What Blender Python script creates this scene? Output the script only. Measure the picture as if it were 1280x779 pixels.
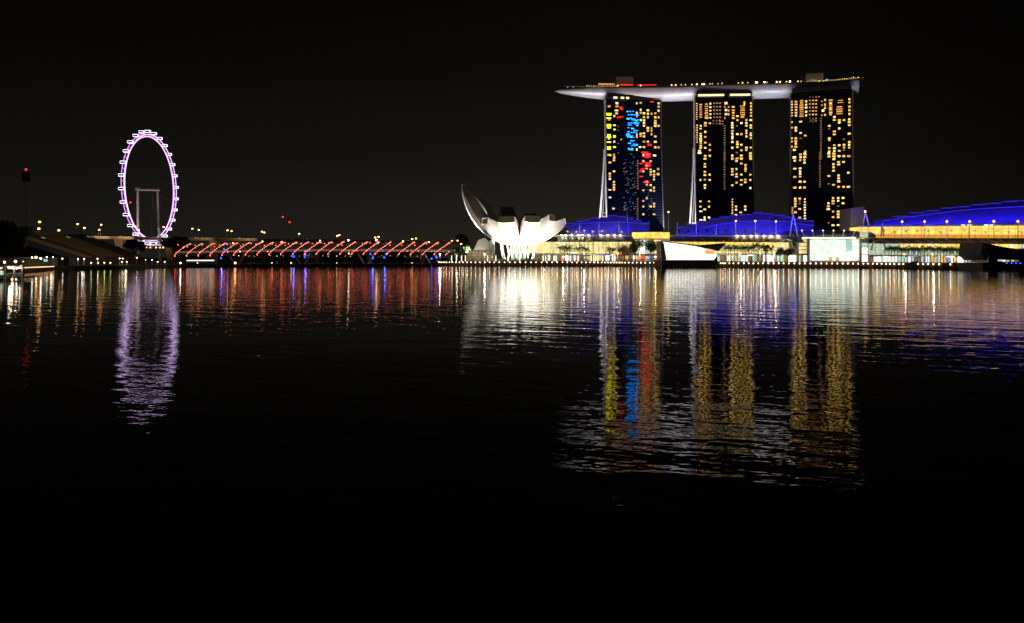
import bpy, math, random
from mathutils import Vector, Matrix
R = math.radians
C = bpy.context.scene.collection
sc = bpy.context.scene
for o in list(bpy.data.objects): bpy.data.objects.remove(o)
random.seed(7)

# ------------------------------------------------------------------ camera
CH, F, HY = 9.0, 853.0, 321.5
cam = bpy.data.cameras.new('camera'); co = bpy.data.objects.new('camera', cam); C.objects.link(co)
co.location = (0, 0, CH); co.rotation_euler = (R(90), 0, 0)
cam.sensor_width = 36; cam.lens = F/1280*36; cam.shift_y = -(389.5-HY)/1280
cam.clip_start = .5; cam.clip_end = 12000
sc.camera = co

# ------------------------------------------------------------------ night sky
w = bpy.data.worlds.new("World"); sc.world = w; w.use_nodes = True
nt = w.node_tree; nt.nodes.clear()
N = nt.nodes.new; L = nt.links.new
sky = N('ShaderNodeTexSky'); sky.sky_type = 'NISHITA'; sky.sun_disc = False
sky.sun_elevation = R(-6); sky.sun_rotation = R(200)
tc = N('ShaderNodeTexCoord'); sp = N('ShaderNodeSeparateXYZ'); L(tc.outputs['Generated'], sp.inputs[0])
cr = N('ShaderNodeValToRGB'); L(sp.outputs['Z'], cr.inputs[0])
e = cr.color_ramp; e.elements[0].position = 0.0; e.elements[0].color = (.021, .0185, .0145, 1)
e.elements[1].position = .42; e.elements[1].color = (.0019, .0016, .0012, 1)
for p, c in ((.06, (.0165, .0145, .0113, 1)), (.14, (.0092, .0081, .0065, 1)), (.26, (.0042, .0037, .003, 1))):
    k = e.elements.new(p); k.color = c
az = N('ShaderNodeMapRange'); az.inputs['From Min'].default_value = -.75; az.inputs['From Max'].default_value = .15
az.inputs['To Min'].default_value = .42; az.inputs['To Max'].default_value = 1.0
L(sp.outputs['X'], az.inputs['Value'])
az2 = N('ShaderNodeMapRange'); az2.inputs['From Min'].default_value = .15; az2.inputs['From Max'].default_value = .6
az2.inputs['To Min'].default_value = 1.0; az2.inputs['To Max'].default_value = .28
L(sp.outputs['X'], az2.inputs['Value'])
mm0 = N('ShaderNodeMath'); mm0.operation = 'MULTIPLY'; L(az.outputs[0], mm0.inputs[0]); L(az2.outputs[0], mm0.inputs[1])
b1 = N('ShaderNodeBackground'); L(cr.outputs[0], b1.inputs[0]); L(mm0.outputs[0], b1.inputs[1])
b2 = N('ShaderNodeBackground'); L(sky.outputs[0], b2.inputs[0]); b2.inputs[1].default_value = .004
ad = N('ShaderNodeAddShader'); L(b1.outputs[0], ad.inputs[0]); L(b2.outputs[0], ad.inputs[1])
wo = N('ShaderNodeOutputWorld'); L(ad.outputs[0], wo.inputs[0])

sc.view_settings.view_transform = 'Standard'; sc.view_settings.look = 'None'
sc.view_settings.exposure = 0; sc.view_settings.gamma = 1; sc.view_settings.use_curve_mapping = False
cy = sc.cycles
cy.use_adaptive_sampling = False; cy.use_denoising = True
cy.max_bounces = 5; cy.diffuse_bounces = 1; cy.glossy_bounces = 3; cy.transmission_bounces = 3
cy.sample_clamp_indirect = 14; cy.caustics_reflective = False; cy.caustics_refractive = False

# ------------------------------------------------------------------ geometry helpers
def P(px, py, Y): return Vector(((px-640)/F*Y, Y, CH+(HY-py)/F*Y))
def G(px, Y, z=0): return Vector(((px-640)/F*Y, Y, z))
def PYX(px, py, z): # point on plane of height z
    Y = (CH-z)*F/(py-HY); return G(px, Y, z)
def lineY(keys, px):  # depth along a straight wall seen at px
    for (a, ya), (b, yb) in zip(keys[:-1], keys[1:]):
        if px <= b or (b, yb) == keys[-1]:
            t = (px-a)/(b-a); return 1/((1-t)/ya+t/yb)
class MB:
    def __init__(s): s.v = []; s.f = []
    def add(s, vs, fs):
        n = len(s.v); s.v += [Vector(x) for x in vs]; s.f += [tuple(i+n for i in q) for q in fs]; return s
    def quad(s, a, b, c, d): return s.add([a, b, c, d], [(0, 1, 2, 3)])
    def box(s, c, d, rz=0, m=None):
        c = Vector(c); x, y, z = d[0]/2, d[1]/2, d[2]/2; vs = []
        rot = Matrix.Rotation(rz, 3, 'Z') if m is None else m
        for i in (-1, 1):
            for j in (-1, 1):
                for k in (-1, 1): vs.append(c+rot@Vector((i*x, j*y, k*z)))
        return s.add(vs, [(0, 1, 3, 2), (4, 6, 7, 5), (0, 4, 5, 1), (2, 3, 7, 6), (0, 2, 6, 4), (1, 5, 7, 3)])
    def hexa(s, p):  # 8 points: bottom 4, top 4
        return s.add(p, [(0, 3, 2, 1), (4, 5, 6, 7), (0, 1, 5, 4), (1, 2, 6, 5), (2, 3, 7, 6), (3, 0, 4, 7)])
    def prism(s, pts, ext):
        n = len(pts); ext = Vector(ext); a = [Vector(p) for p in pts]; b = [p+ext for p in a]
        fs = [tuple(range(n))[::-1], tuple(range(n, 2*n))]+[(i, (i+1) % n, (i+1) % n+n, i+n) for i in range(n)]
        return s.add(a+b, fs)
    def cyl(s, a, b, r0, r1=None, n=8, cap=True):
        a, b = Vector(a), Vector(b); r1 = r0 if r1 is None else r1
        d = (b-a); 
        if d.length < 1e-6: return s
        d.normalize(); u = d.cross(Vector((0, 0, 1)));
        if u.length < .01: u = Vector((1, 0, 0))
        u.normalize(); v = d.cross(u); vs = []
        for c, r in ((a, r0), (b, r1)):
            for i in range(n):
                t = 2*math.pi*i/n; vs.append(c+u*(r*math.cos(t))+v*(r*math.sin(t)))
        fs = [(i, (i+1) % n, (i+1) % n+n, i+n) for i in range(n)]
        if cap: fs += [tuple(range(n))[::-1], tuple(range(n, 2*n))]
        return s.add(vs, fs)
    def path(s, pts, r, n=6, closed=False):
        m = len(pts)
        for i in range(m if closed else m-1): s.cyl(pts[i], pts[(i+1) % m], r, r, n, cap=not closed)
        return s
    def ball(s, c, r, nu=10, nv=6, sz=1):
        c = Vector(c); vs = []; fs = []
        for j in range(nv+1):
            ph = math.pi*j/nv
            for i in range(nu):
                th = 2*math.pi*i/nu
                vs.append(c+Vector((r*math.sin(ph)*math.cos(th), r*math.sin(ph)*math.sin(th), r*sz*math.cos(ph))))
        for j in range(nv):
            for i in range(nu): fs.append((j*nu+i, (j+1)*nu+i, (j+1)*nu+(i+1) % nu, j*nu+(i+1) % nu))
        return s.add(vs, fs)
    def grid(s, rows):
        n = len(s.v); m = len(rows[0])
        for r in rows: s.v += [Vector(p) for p in r]
        for j in range(len(rows)-1):
            for i in range(m-1): s.f.append((n+j*m+i, n+j*m+i+1, n+(j+1)*m+i+1, n+(j+1)*m+i))
        return s
    def build(s, name, mat, parent=None, smooth=False, org=None):
        me = bpy.data.meshes.new(name)
        o0 = Vector(org) if org is not None else (wloc(parent) if parent is not None else Vector((0, 0, 0)))
        me.from_pydata([tuple(v-o0) for v in s.v], [], s.f); me.update()
        me.materials.append(mat)
        if smooth:
            for p in me.polygons: p.use_smooth = True
        o = bpy.data.objects.new(name, me); C.objects.link(o)
        if parent is not None: o.parent = parent; o.location = o0-wloc(parent)
        else: o.location = o0
        return o
def wloc(o):
    v = Vector((0, 0, 0))
    while o is not None: v = v+o.location; o = o.parent
    return v
def tag(o, label=None, cat=None, group=None, kind=None):
    if label: o['label'] = label
    if cat: o['category'] = cat
    if group: o['group'] = group
    if kind: o['kind'] = kind
    return o
def thing(name, loc, label, cat, group=None):
    o = bpy.data.objects.new(name, None); C.objects.link(o); o.location = loc; o.empty_display_size = 1
    return tag(o, label, cat, group)
def copy_tree(o, parent=None):
    c = o.copy(); C.objects.link(c); c.parent = parent
    for ch in list(o.children): copy_tree(ch, c)
    return c
def place(o, loc, label=None, rz=None, sc_=None, group=None):
    o.location = loc
    if label: o['label'] = label
    if rz is not None: o.rotation_euler = (0, 0, rz)
    if sc_ is not None: o.scale = sc_ if hasattr(sc_, '__len__') else (sc_,)*3
    if group: o['group'] = group
    return o
ORD = 'first second third fourth fifth sixth seventh eighth ninth tenth eleventh twelfth thirteenth fourteenth fifteenth sixteenth seventeenth eighteenth nineteenth twentieth'.split()
TENS = {2: 'twenty', 3: 'thirty', 4: 'forty', 5: 'fifty'}
TEN2 = {3: 'thirtieth', 4: 'fortieth', 5: 'fiftieth'}
def nth(i):
    if i < 20: return ORD[i]
    i += 1
    return TEN2[i//10] if i % 10 == 0 else TENS[i//10]+'-'+ORD[i % 10-1]

# ------------------------------------------------------------------ materials
def mat(name, col, rough=.6, metal=0, var=.12, scale=.4, bump=0):
    m = bpy.data.materials.new(name); m.use_nodes = True; t = m.node_tree; b = t.nodes['Principled BSDF']
    b.inputs['Roughness'].default_value = rough; b.inputs['Metallic'].default_value = metal
    n = t.nodes.new('ShaderNodeTexNoise'); n.inputs['Scale'].default_value = scale; n.inputs['Detail'].default_value = 4
    g = t.nodes.new('ShaderNodeTexCoord'); t.links.new(g.outputs['Object'], n.inputs['Vector'])
    r = t.nodes.new('ShaderNodeMapRange'); r.inputs['From Min'].default_value = .3; r.inputs['From Max'].default_value = .7
    r.inputs['To Min'].default_value = 1-var; r.inputs['To Max'].default_value = 1+var; t.links.new(n.outputs['Fac'], r.inputs['Value'])
    v = t.nodes.new('ShaderNodeVectorMath'); v.operation = 'SCALE'; v.inputs[0].default_value = col[:3]
    t.links.new(r.outputs[0], v.inputs['Scale']); t.links.new(v.outputs[0], b.inputs['Base Color'])
    return m
def emi(name, col, s=1.0, var=0.0, scale=.5, nee=True, size=None, rand=0):
    """a lit lamp, the lit interior behind a pane, or glow put into a surface (var: rooms of unequal brightness)"""
    m = bpy.data.materials.new(name); m.use_nodes = True; t = m.node_tree; b = t.nodes['Principled BSDF']
    b.inputs['Base Color'].default_value = (.02, .02, .02, 1); b.inputs['Roughness'].default_value = .3
    b.inputs['Emission Color'].default_value = (*col, 1); b.inputs['Emission Strength'].default_value = s
    if var:
        g = t.nodes.new('ShaderNodeTexCoord'); mp = t.nodes.new('ShaderNodeMapping')
        if size: mp.inputs['Scale'].default_value = size
        t.links.new(g.outputs['Object'], mp.inputs[0])
        n = t.nodes.new('ShaderNodeTexNoise'); n.inputs['Scale'].default_value = scale; n.inputs['Detail'].default_value = 5
        n.inputs['Roughness'].default_value = .75
        t.links.new(mp.outputs[0], n.inputs['Vector'])
        r = t.nodes.new('ShaderNodeMapRange'); r.inputs['From Min'].default_value = .35; r.inputs['From Max'].default_value = .65
        r.inputs['To Min'].default_value = s*(1-var); r.inputs['To Max'].default_value = s*(1+var)
        t.links.new(n.outputs['Fac'], r.inputs['Value']); t.links.new(r.outputs[0], b.inputs['Emission Strength'])
    if rand:
        oi = t.nodes.new('ShaderNodeObjectInfo'); r = t.nodes.new('ShaderNodeMapRange'); t.links.new(oi.outputs['Random'], r.inputs['Value'])
        r.inputs['To Min'].default_value = s*(1-rand); r.inputs['To Max'].default_value = s*(1+rand*.7)
        g = t.nodes.new('ShaderNodeNewGeometry'); n = t.nodes.new('ShaderNodeTexNoise'); n.inputs['Scale'].default_value = .8; n.inputs['Detail'].default_value = 3
        t.links.new(g.outputs['Position'], n.inputs['Vector']); r2 = t.nodes.new('ShaderNodeMapRange'); r2.inputs['From Min'].default_value = .35; r2.inputs['From Max'].default_value = .65; r2.inputs['To Min'].default_value = .55; r2.inputs['To Max'].default_value = 1.35
        t.links.new(n.outputs['Fac'], r2.inputs['Value']); q = t.nodes.new('ShaderNodeMath'); q.operation = 'MULTIPLY'; t.links.new(r.outputs[0], q.inputs[0]); t.links.new(r2.outputs[0], q.inputs[1]); t.links.new(q.outputs[0], b.inputs['Emission Strength'])
    if not nee: m.cycles.emission_sampling = 'NONE'
    return m
M = dict(
 white=mat('white_panel', (.75, .74, .70), .45, var=.06, scale=.2), steel=mat('steel', (.45, .44, .42), .4, .6),
 pale=mat('pale_concrete', (.5, .47, .42), .7), concrete=mat('concrete', (.3, .27, .23), .8), dark=mat('dark_cladding', (.03, .028, .025), .5),
 black=mat('black_glass', (.010, .011, .013), .12, var=.3), quay=mat('quay_concrete', (.10, .085, .07), .85, var=.3), wood=mat('boardwalk', (.12, .08, .05), .8, var=.3),
 ground=mat('paving', (.16, .15, .13), .85, var=.2, scale=.05), grass=mat('grass', (.05, .08, .03), .9, var=.3), road=mat('asphalt', (.05, .05, .05), .85),
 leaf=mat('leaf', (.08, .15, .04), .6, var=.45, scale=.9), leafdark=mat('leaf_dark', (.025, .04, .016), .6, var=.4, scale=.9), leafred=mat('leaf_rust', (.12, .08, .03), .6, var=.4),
 bark=mat('bark', (.10, .075, .05), .9), greyroof=mat('grey_roof', (.20, .18, .15), .6), greenglass=mat('green_canopy_glass', (.10, .22, .12), .25),
 seat_khaki=mat('seat_khaki', (.30, .24, .10), .8), seat_green=mat('seat_green', (.03, .11, .06), .8), seat_red=mat('seat_red', (.17, .05, .035), .8), seat_purple=mat('seat_purple', (.035, .03, .06), .8),
 roofsheet=mat('roof_sheet', (.55, .55, .6), .5, var=.1, scale=.15), navy=mat('navy_glass', (.012, .018, .05), .25, var=.3), brown=mat('brown_panel', (.42, .36, .32), .6),
 teal=mat('teal_tarpaulin', (.05, .25, .25), .6), hull=mat('hull_cladding', (.62, .60, .60), .4, .15, var=.08, scale=.08),
)
WARM = (1.0, .60, .11); ORANGE = (1.0, .42, .10)
E = dict(
 warm=emi('window_warm', WARM, 1.8, rand=.45), warm2=emi('window_gold', (1, .52, .09), 1.35, rand=.45), pale=emi('window_pale', (1, .70, .34), 1.6, rand=.4), dim=emi('window_dim', (1, .5, .25), .22),
 orange=emi('window_orange', (1, .42, .09), 1.0, rand=.3), reddot=emi('window_reddish', (1, .42, .25), .55), yellow=emi('glow_yellow', (.95, .80, .008), 3.0), blue=emi('glow_blue', (.006, .20, 1.0), 4.2),
 cyan=emi('glow_cyan', (.04, .55, 1.0), 2.6), red=emi('glow_red', (1.0, .012, .02), 1.9), teal=emi('glint_teal', (.12, .4, .42), .28),
 lamp=emi('lamp_warm_white', (1, .78, .55), 26), lampo=emi('lamp_sodium', (1, .42, .13), 9), lampw=emi('lamp_cool_white', (.95, 1, .95), 24), lampr=emi('aviation_red', (1, .02, .02), 3.5),
 led=emi('led_red', (1, .10, .045), 11), ledw=emi('led_warm', (1, .45, .25), 5.0), ledb=emi('led_blue', (.02, .07, 1), 5.0), ledv=emi('led_violet', (.35, .08, 1), 4.0),
 rim=emi('rim_violet', (.60, .25, .90), 1.6), rimw=emi('rim_white', (.72, .52, 1.0), 1.9), rimm=emi('rim_magenta', (.9, .10, .45), 1.2), cap=emi('capsule_white', (.80, .72, 1.0), 3.4),
 strip=emi('strip_blue', (.05, .03, 1.0), .85), stripr=emi('strip_red', (1, .02, .05), 1.2), 
 cream=emi('lit_wall_cream', (.92, .74, .30), 1.15, .35, 1.0, size=(.35, .35, .12)), gold=emi('lit_gallery_gold', (1, .60, .11), 1.4, .40, .6, size=(.3, .3, .2)), mint=emi('lit_wall_mint', (.68, .80, .56), .75, .4, .8),
 glassw=emi('lit_glass_white', (1, .96, .80), 2.0, .3, .9), shopw=emi('shop_white', (1, .93, .82), 1.6, .5, 1.2), shopo=emi('shop_orange', (1, .50, .15), .9, .6, 1.2), shopg=emi('shop_green', (.55, .85, .65), .8, .5, 1.2),
 shopd=emi('shop_dim', (.55, .36, .16), .35, .6, 1.2), shopb=emi('shop_bluish', (.35, .40, 1.0), .8, .5, 1.2), shopr=emi('shop_red', (1, .12, .04), .9, .4, 1.2), foot=emi('foot_light', (1, .62, .38), 17),
 coolw=emi('tube_light', (.9, 1, .8), 2.4), soffit=emi('soffit_light', (1, .80, .42), 1.5, .5, 1.0),
)

def light(kind, name, loc, col, power, parent=None, aim=None, size=1, sx=None, angle=90, blend=.5, spread=None):
    d = bpy.data.lights.new(name, kind); d.color = col; d.energy = power
    if kind == 'AREA':
        d.shape = 'RECTANGLE'; d.size = sx or size; d.size_y = size
        if spread: d.spread = R(spread)
    elif kind == 'SPOT': d.spot_size = R(angle); d.spot_blend = blend; d.shadow_soft_size = size
    else: d.shadow_soft_size = size
    o = bpy.data.objects.new(name, d); C.objects.link(o); loc = Vector(loc)
    if aim is not None: o.rotation_euler = (Vector(aim)-loc).to_track_quat('-Z', 'Y').to_euler()
    if parent is not None: o.parent = parent; loc = loc-wloc(parent)
    o.location = loc
    return o

# ================================================================== WATER
def water_material():
    m = bpy.data.materials.new('bay_water'); m.use_nodes = True; t = m.node_tree; t.nodes.clear()
    nn = t.nodes.new; ln = t.links.new
    geo = nn('ShaderNodeNewGeometry')
    def height(off):
        a = nn('ShaderNodeVectorMath'); a.operation = 'ADD'; ln(geo.outputs['Position'], a.inputs[0]); a.inputs[1].default_value = off
        tot = None
        for (lam, stretch, ang, amp, det, seed) in WAVES:
            mp = nn('ShaderNodeMapping'); mp.vector_type = 'POINT'; mp.inputs['Rotation'].default_value = (0, 0, R(ang))
            mp.inputs['Scale'].default_value = (1/(lam*stretch), 1/lam, 1); mp.inputs['Location'].default_value = (seed, seed*1.7, 0)
            # rotate first, then scale
            mp.vector_type = 'TEXTURE' if False else 'POINT'
            rot = nn('ShaderNodeVectorRotate'); rot.rotation_type = 'Z_AXIS'; rot.inputs['Angle'].default_value = R(ang); ln(a.outputs[0], rot.inputs['Vector'])
            mp.inputs['Rotation'].default_value = (0, 0, 0); ln(rot.outputs[0], mp.inputs[0])
            n = nn('ShaderNodeTexNoise'); n.noise_dimensions = '2D'; n.inputs['Scale'].default_value = 1; n.inputs['Detail'].default_value = det; n.inputs['Roughness'].default_value = .5
            ln(mp.outputs[0], n.inputs['Vector'])
            q = nn('ShaderNodeMath'); q.operation = 'MULTIPLY'; q.inputs[1].default_value = amp; ln(n.outputs['Fac'], q.inputs[0])
            if tot is None: tot = q
            else:
                s = nn('ShaderNodeMath'); s.operation = 'ADD'; ln(tot.outputs[0], s.inputs[0]); ln(q.outputs[0], s.inputs[1]); tot = s
        return tot
    eps = .06
    h0, hx, hy = height((0, 0, 0)), height((eps, 0, 0)), height((0, eps, 0))
    comp = nn('ShaderNodeCombineXYZ'); comp.inputs[2].default_value = 1
    for i, h in ((0, hx), (1, hy)):
        d = nn('ShaderNodeMath'); d.operation = 'SUBTRACT'; ln(h0.outputs[0], d.inputs[0]); ln(h.outputs[0], d.inputs[1])
        k = nn('ShaderNodeMath'); k.operation = 'DIVIDE'; k.inputs[1].default_value = eps; ln(d.outputs[0], k.inputs[0]); ln(k.outputs[0], comp.inputs[i])
    nr = nn('ShaderNodeVectorMath'); nr.operation = 'NORMALIZE'; ln(comp.outputs[0], nr.inputs[0])
    gl = nn('ShaderNodeBsdfPrincipled'); gl.inputs['Base Color'].default_value = (.0012, .0014, .0014, 1)
    gl.inputs['Roughness'].default_value = .035; gl.inputs['IOR'].default_value = 1.33
    ln(nr.outputs[0], gl.inputs['Normal'])
    out = nn('ShaderNodeOutputMaterial'); ln(gl.outputs[0], out.inputs[0])
    return m
# wavelength, crest stretch, crest angle, amplitude, detail, seed
WAVES = [(3.2, 2.8, 24, .052, 1, 3.1), (1.15, 3.2, 17, .026, 2, 11.3), (.45, 1.8, -12, .007, 1, 27.7)]
tag(MB().quad((-4000, -60, 0), (4000, -60, 0), (4000, 6000, 0), (-4000, 6000, 0)).build('water', water_material()), kind='structure')

# ================================================================== LAND
SH = [(538, 332.0), (560, 332.4), (700, 332.5), (826, 333.2), (830, 334.0), (950, 334.3), (1090, 335.0), (1225, 337.2), (1330, 339.2)]
def shoreY(px):
    for (a, pa), (b, pb) in zip(SH[:-1], SH[1:]):
        if px <= b or b == 1330:
            return 1/((1-(px-a)/(b-a))*(pa-HY)/(CH*F)*1+((px-a)/(b-a))*(pb-HY)/(CH*F))
def front(px, back=0, z=0):
    Y = shoreY(px); return Vector(((px-640)/F*Y, Y+back, z))
DZ = 4.6
pts = [front(p, 1.0, -2) for p, _ in SH]
pts = pts+[Vector((900, 420, -2)), Vector((1800, 420, -2)), Vector((1800, 3800, -2)), Vector((-30, 3800, -2)), Vector((-60, 1300, -2)), Vector((-62, 800, -2))]
tag(MB().prism(pts, (0, 0, 2+DZ)).build('ground', M['ground']), kind='structure')
far = [(-3000, 1500, -2), (-30, 1450, -2), (-30, 3800, -2), (-3000, 3800, -2)]
tag(MB().prism(far, (0, 0, 7)).build('far_shore', M['grass']), kind='structure')
left = [(-1500, 150, -2), G(-60, 235, -2), G(28, 395, -2), G(68, 500, -2), G(140, 520, -2), G(205, 600, -2), G(232, 760, -2), G(225, 1100, -2), G(215, 1500, -2), (-1500, 1500, -2)]
tag(MB().prism([Vector(p) for p in left], (0, 0, 4.6)).build('left_bank', M['quay']), kind='structure')

# ------- quay: fascia and boardwalk with its foot lights
QL = [548.5,549.3,552,555,558.2,562,565.7,570,574.5,579,584,589,594.5,600,606,612,618,624,630.7,637,643.8,650.3,657,663.7,670,677,683.5,690,696.5,703,709,715,721,726.8,732,737.2,742.5,747,751.7,756,760,763.5,767,770.3,774,777.2,781.2,785.5,790.4,795.5,800.8,806,811.8,817,822.6,
      900,903,905.8,911,916,922.2,929,935,941,947,953,959.5,966,972.5,978.5,985,992,998.5,1005,1012,1018.7,1025.5,1032,1039,1045.5,1052.3,1058.7,1065,1071.5,1078,1083.7,1089.7,1095,1100.5,1106,1111,1116.3,1122,1127.5,1146,1152,1158.5,1165,1172,1186,1200.5]
def quay(a, b, name, label, lamps, nosing):
    ks = [a]+[p for p, _ in SH if a < p < b]+[b]
    r = thing('quay_wall', front((a+b)/2, 0, 0), label, 'quay wall', None)
    m = MB(); d = MB(); s = MB()
    for p, q in zip(ks[:-1], ks[1:]):
        A, B = front(p), front(q)
        m.hexa([A+Vector((0, 0, -1)), B+Vector((0, 0, -1)), B+Vector((0, .99, -1)), A+Vector((0, .99, -1)), A+Vector((0, 0, DZ-.25)), B+Vector((0, 0, DZ-.25)), B+Vector((0, .99, DZ-.25)), A+Vector((0, .99, DZ-.25))])
        d.hexa([A+Vector((0, -1.6, DZ-.24)), B+Vector((0, -1.6, DZ-.24)), B+Vector((0, 5, DZ+.01)), A+Vector((0, 5, DZ+.01)), A+Vector((0, -1.6, DZ+.05)), B+Vector((0, -1.6, DZ+.05)), B+Vector((0, 5, DZ+.12)), A+Vector((0, 5, DZ+.12))])
        n = int((B-A).length/6)
        for i in range(n):
            c = A.lerp(B, (i+.5)/n); s.box(c+Vector((0, -.35, 1.8)), (.5, .7, 3.6))
    m.build('retaining_wall', M['quay'], r); d.build('boardwalk_deck', M['wood'], r); s.build('fender', M['dark'], r)
    base = None
    for px in lamps:
        if not a <= px <= b: continue
        loc = front(px, -1.75, DZ-1.0)
        if base is None:
            base = MB().ball(loc, .36, 8, 5).build('foot_light', E['foot'], r, org=loc)
        else:
            c = base.copy(); C.objects.link(c); c.parent = r; c.location = loc-wloc(r)
    return r
quay(540, 826, 'q', 'dark quay edge dotted with foot lights in front of the white lotus museum', QL, 0)
quay(827, 897, 'q', 'dark blank quay plinth the bright glass pavilion stands beside', [], 0)
quay(898, 1080, 'q', 'dark quay edge dotted with foot lights below the glass atrium', QL, 0)
quay(1081, 1225, 'q', 'dark quay edge dotted with foot lights below the golden gallery', QL, 0)

# ================================================================== TOWERS
H0 = 225.0
def ffront(t): return 16*(max(0, 1-t))**1.7      # how far the front slab leans towards the bay, t = height ratio
def fback(t): return 44*max(0, (.66-t)/.66)**1.15
def tower(pl, pr, Y, yaw, label, cols, body, leg):
    U = Vector((math.cos(yaw), math.sin(yaw), 0)); D = Vector((-math.sin(yaw), math.cos(yaw), 0))
    O = G(pl, Y); r_dir = Vector(((pr-640)/F, 1, 0))
    # width so that the right corner falls at pr
    # O + w U = s r_dir
    det = U.x*(-r_dir.y)+r_dir.x*U.y; wd = (-O.x*(-r_dir.y)-r_dir.x*O.y)/det
    rt = thing('hotel_tower', O+U*wd/2+Vector((0, 0, DZ)), label, 'tower', 'three hotel towers under the sky deck')
    zs = [DZ+(H0-DZ)*i/26 for i in range(27)]
    def Q(u, z, off=0): t = (z-DZ)/(H0-DZ); return O+U*u+D*(off-ffront(t))+Vector((0, 0, z))
    TH = 7.0
    def loft(u0, u1, offs, zs):
        m = MB(); rings = []
        for z in zs:
            a, b = offs(z); rings.append([Q(u0, z, a), Q(u1, z, a), Q(u1, z, b), Q(u0, z, b), Q(u0, z, a)])
        m.grid(rings); m.f.append(tuple(range(len(m.v)-5, len(m.v)-1))); return m
    tt = lambda z: (z-DZ)/(H0-DZ)
    def bk(z): return TH+ (ffront(tt(z))+fback(tt(z)))
    loft(0.5, wd-.5, lambda z: (0.4, TH), zs).build('front_slab', body, rt)
    loft(0.5, wd-.5, lambda z: (TH+.05+max(0, bk(z)-TH), TH+6+max(0, bk(z)-TH)), zs).build('rear_slab', M['black'], rt)
    # fins closing both ends; unlit ones get grey, their shade put into colour
    fins = []
    for u0, u1 in ((-.9, .45), (wd-.45, wd+.9)):
        loft(u0, u1, lambda z: (-.3, 3.4 if tt(z) < .62 else 3.4+2*(tt(z)-.62)/.38), zs).build('end_fin', M['white'] if leg and u0 < 0 else M['greyroof'], rt)
        lo = [z for z in zs if tt(z) < .70]
        loft(u0, u1, lambda z: (3.5+max(0, bk(z)-TH), 8.5+max(0, bk(z)-TH)), lo).build('leaning_leg', M['white'] if leg and u0 < 0 else M['greyroof'], rt)
    # glazed infill between the legs with lit floors
    inf = MB(); lo = [z for z in zs if tt(z) < .6]
    rows = []
    for z in lo: rows.append([Q(1.2, z, 2.5), Q(1.2, z, 2.6+max(0, bk(z)-TH))])
    inf.grid(rows).build('atrium_glass', M['black'], rt)
    # floor bands: thin spandrels
    sp_ = MB()
    nfl = 56
    for i in range(nfl):
        z = DZ+6+(H0-DZ-8)*i/nfl
        a, b = Q(.6, z, .18), Q(wd-.6, z, .18); dz = Vector((0, 0, .5)); bkv = D*.5
        sp_.hexa([a, b, b+bkv, a+bkv, a+dz, b+dz, b+bkv+dz, a+bkv+dz])
    sp_.build('floor_band', M['black'], rt)
    # crown: dark recess under the sky deck with its lit soffit
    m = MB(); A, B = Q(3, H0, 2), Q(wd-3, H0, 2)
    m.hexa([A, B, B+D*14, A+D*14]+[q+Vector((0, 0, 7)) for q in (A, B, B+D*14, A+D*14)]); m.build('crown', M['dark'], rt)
    # windows, read column by column
    base = {}; stuff = {}; cnt = 0
    items = []
    for (px, py, wpx, hpx, em) in cols:
        z = CH+(HY-py)/F*Y; u = 0
        for _ in range(4):
            t = tt(z); base0 = O-D*ffront(t)
            rd = Vector(((px-640)/F, 1, 0)); det = U.x*(-rd.y)+rd.x*U.y
            u = (-base0.x*(-rd.y)-rd.x*base0.y)/det; pt = base0+U*u
            z = CH+(HY-py)/F*pt.y
        if not (0.8 < u < wd-.8): u = min(max(u, 1.5), wd-1.5)
        if z > H0-.8 or z < DZ+8: continue
        items.append((wpx*hpx*(1 if em != 'teal' and em != 'dim' else .3), u, z, wpx*pt.y/F, hpx*pt.y/F, em))
    items.sort(key=lambda q: -q[0])
    for i, (_, u, z, ww, hh, em) in enumerate(items):
        t = tt(z); tilt = math.atan(16*1.7*max(0, 1-t)**.7/(H0-DZ)); c = Q(u, z, .12)
        rot = Matrix.Rotation(yaw, 3, 'Z')@Matrix.Rotation(-tilt*-1, 3, 'X')
        if i < 100:
            key = (em,)
            if key not in base:
                base[key] = MB().box((0, 0, 0), (1, .35, 1)).build('window', E[em], None)
                o = base[key]
            else: o = base[key].copy(); C.objects.link(o)
            o.parent = rt; o.location = c-wloc(rt); o.scale = (ww*.9, 1, hh*.86); o.rotation_euler = (tilt, 0, yaw)
        else:
            stuff.setdefault(em, MB()).box(c, (ww, .35, hh), m=rot)
    if stuff:
        # the rest of the small windows, one mesh with a slot per colour
        allm = MB(); slots = []; idx = []
        for k_, em in enumerate(stuff):
            n0 = len(allm.f); allm.add(stuff[em].v, stuff[em].f); idx += [k_]*(len(allm.f)-n0)
        keys = list(stuff)
        o = allm.build('window_rows', E[keys[0]], rt)
        for em in keys[1:]: o.data.materials.append(E[em])
        for p_, s_ in zip(o.data.polygons, idx): p_.material_index = s_
        tag(o, kind='stuff')
    return rt, Q, wd, D, U
def Z1(u, v, s, x0, y0): return x0+u/s, y0+v/s
def colset(s, x0, y0, data):
    out = []
    for (u, vs, w_, h_, em) in data:
        for v in vs:
            x, y = Z1(u, v, s, x0, y0); k = em
            if em == 'warm': k = random.choice(['warm', 'warm', 'warm2', 'warm2', 'pale'])
            out.append((x, y, w_*random.uniform(.68, 1.12), h_*random.uniform(.75, 1.05), k))
    return out
def rg(a, b, st): 
    r = []; x = a
    while x <= b: r.append(x); x += st
    return r
s = 8.656
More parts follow.
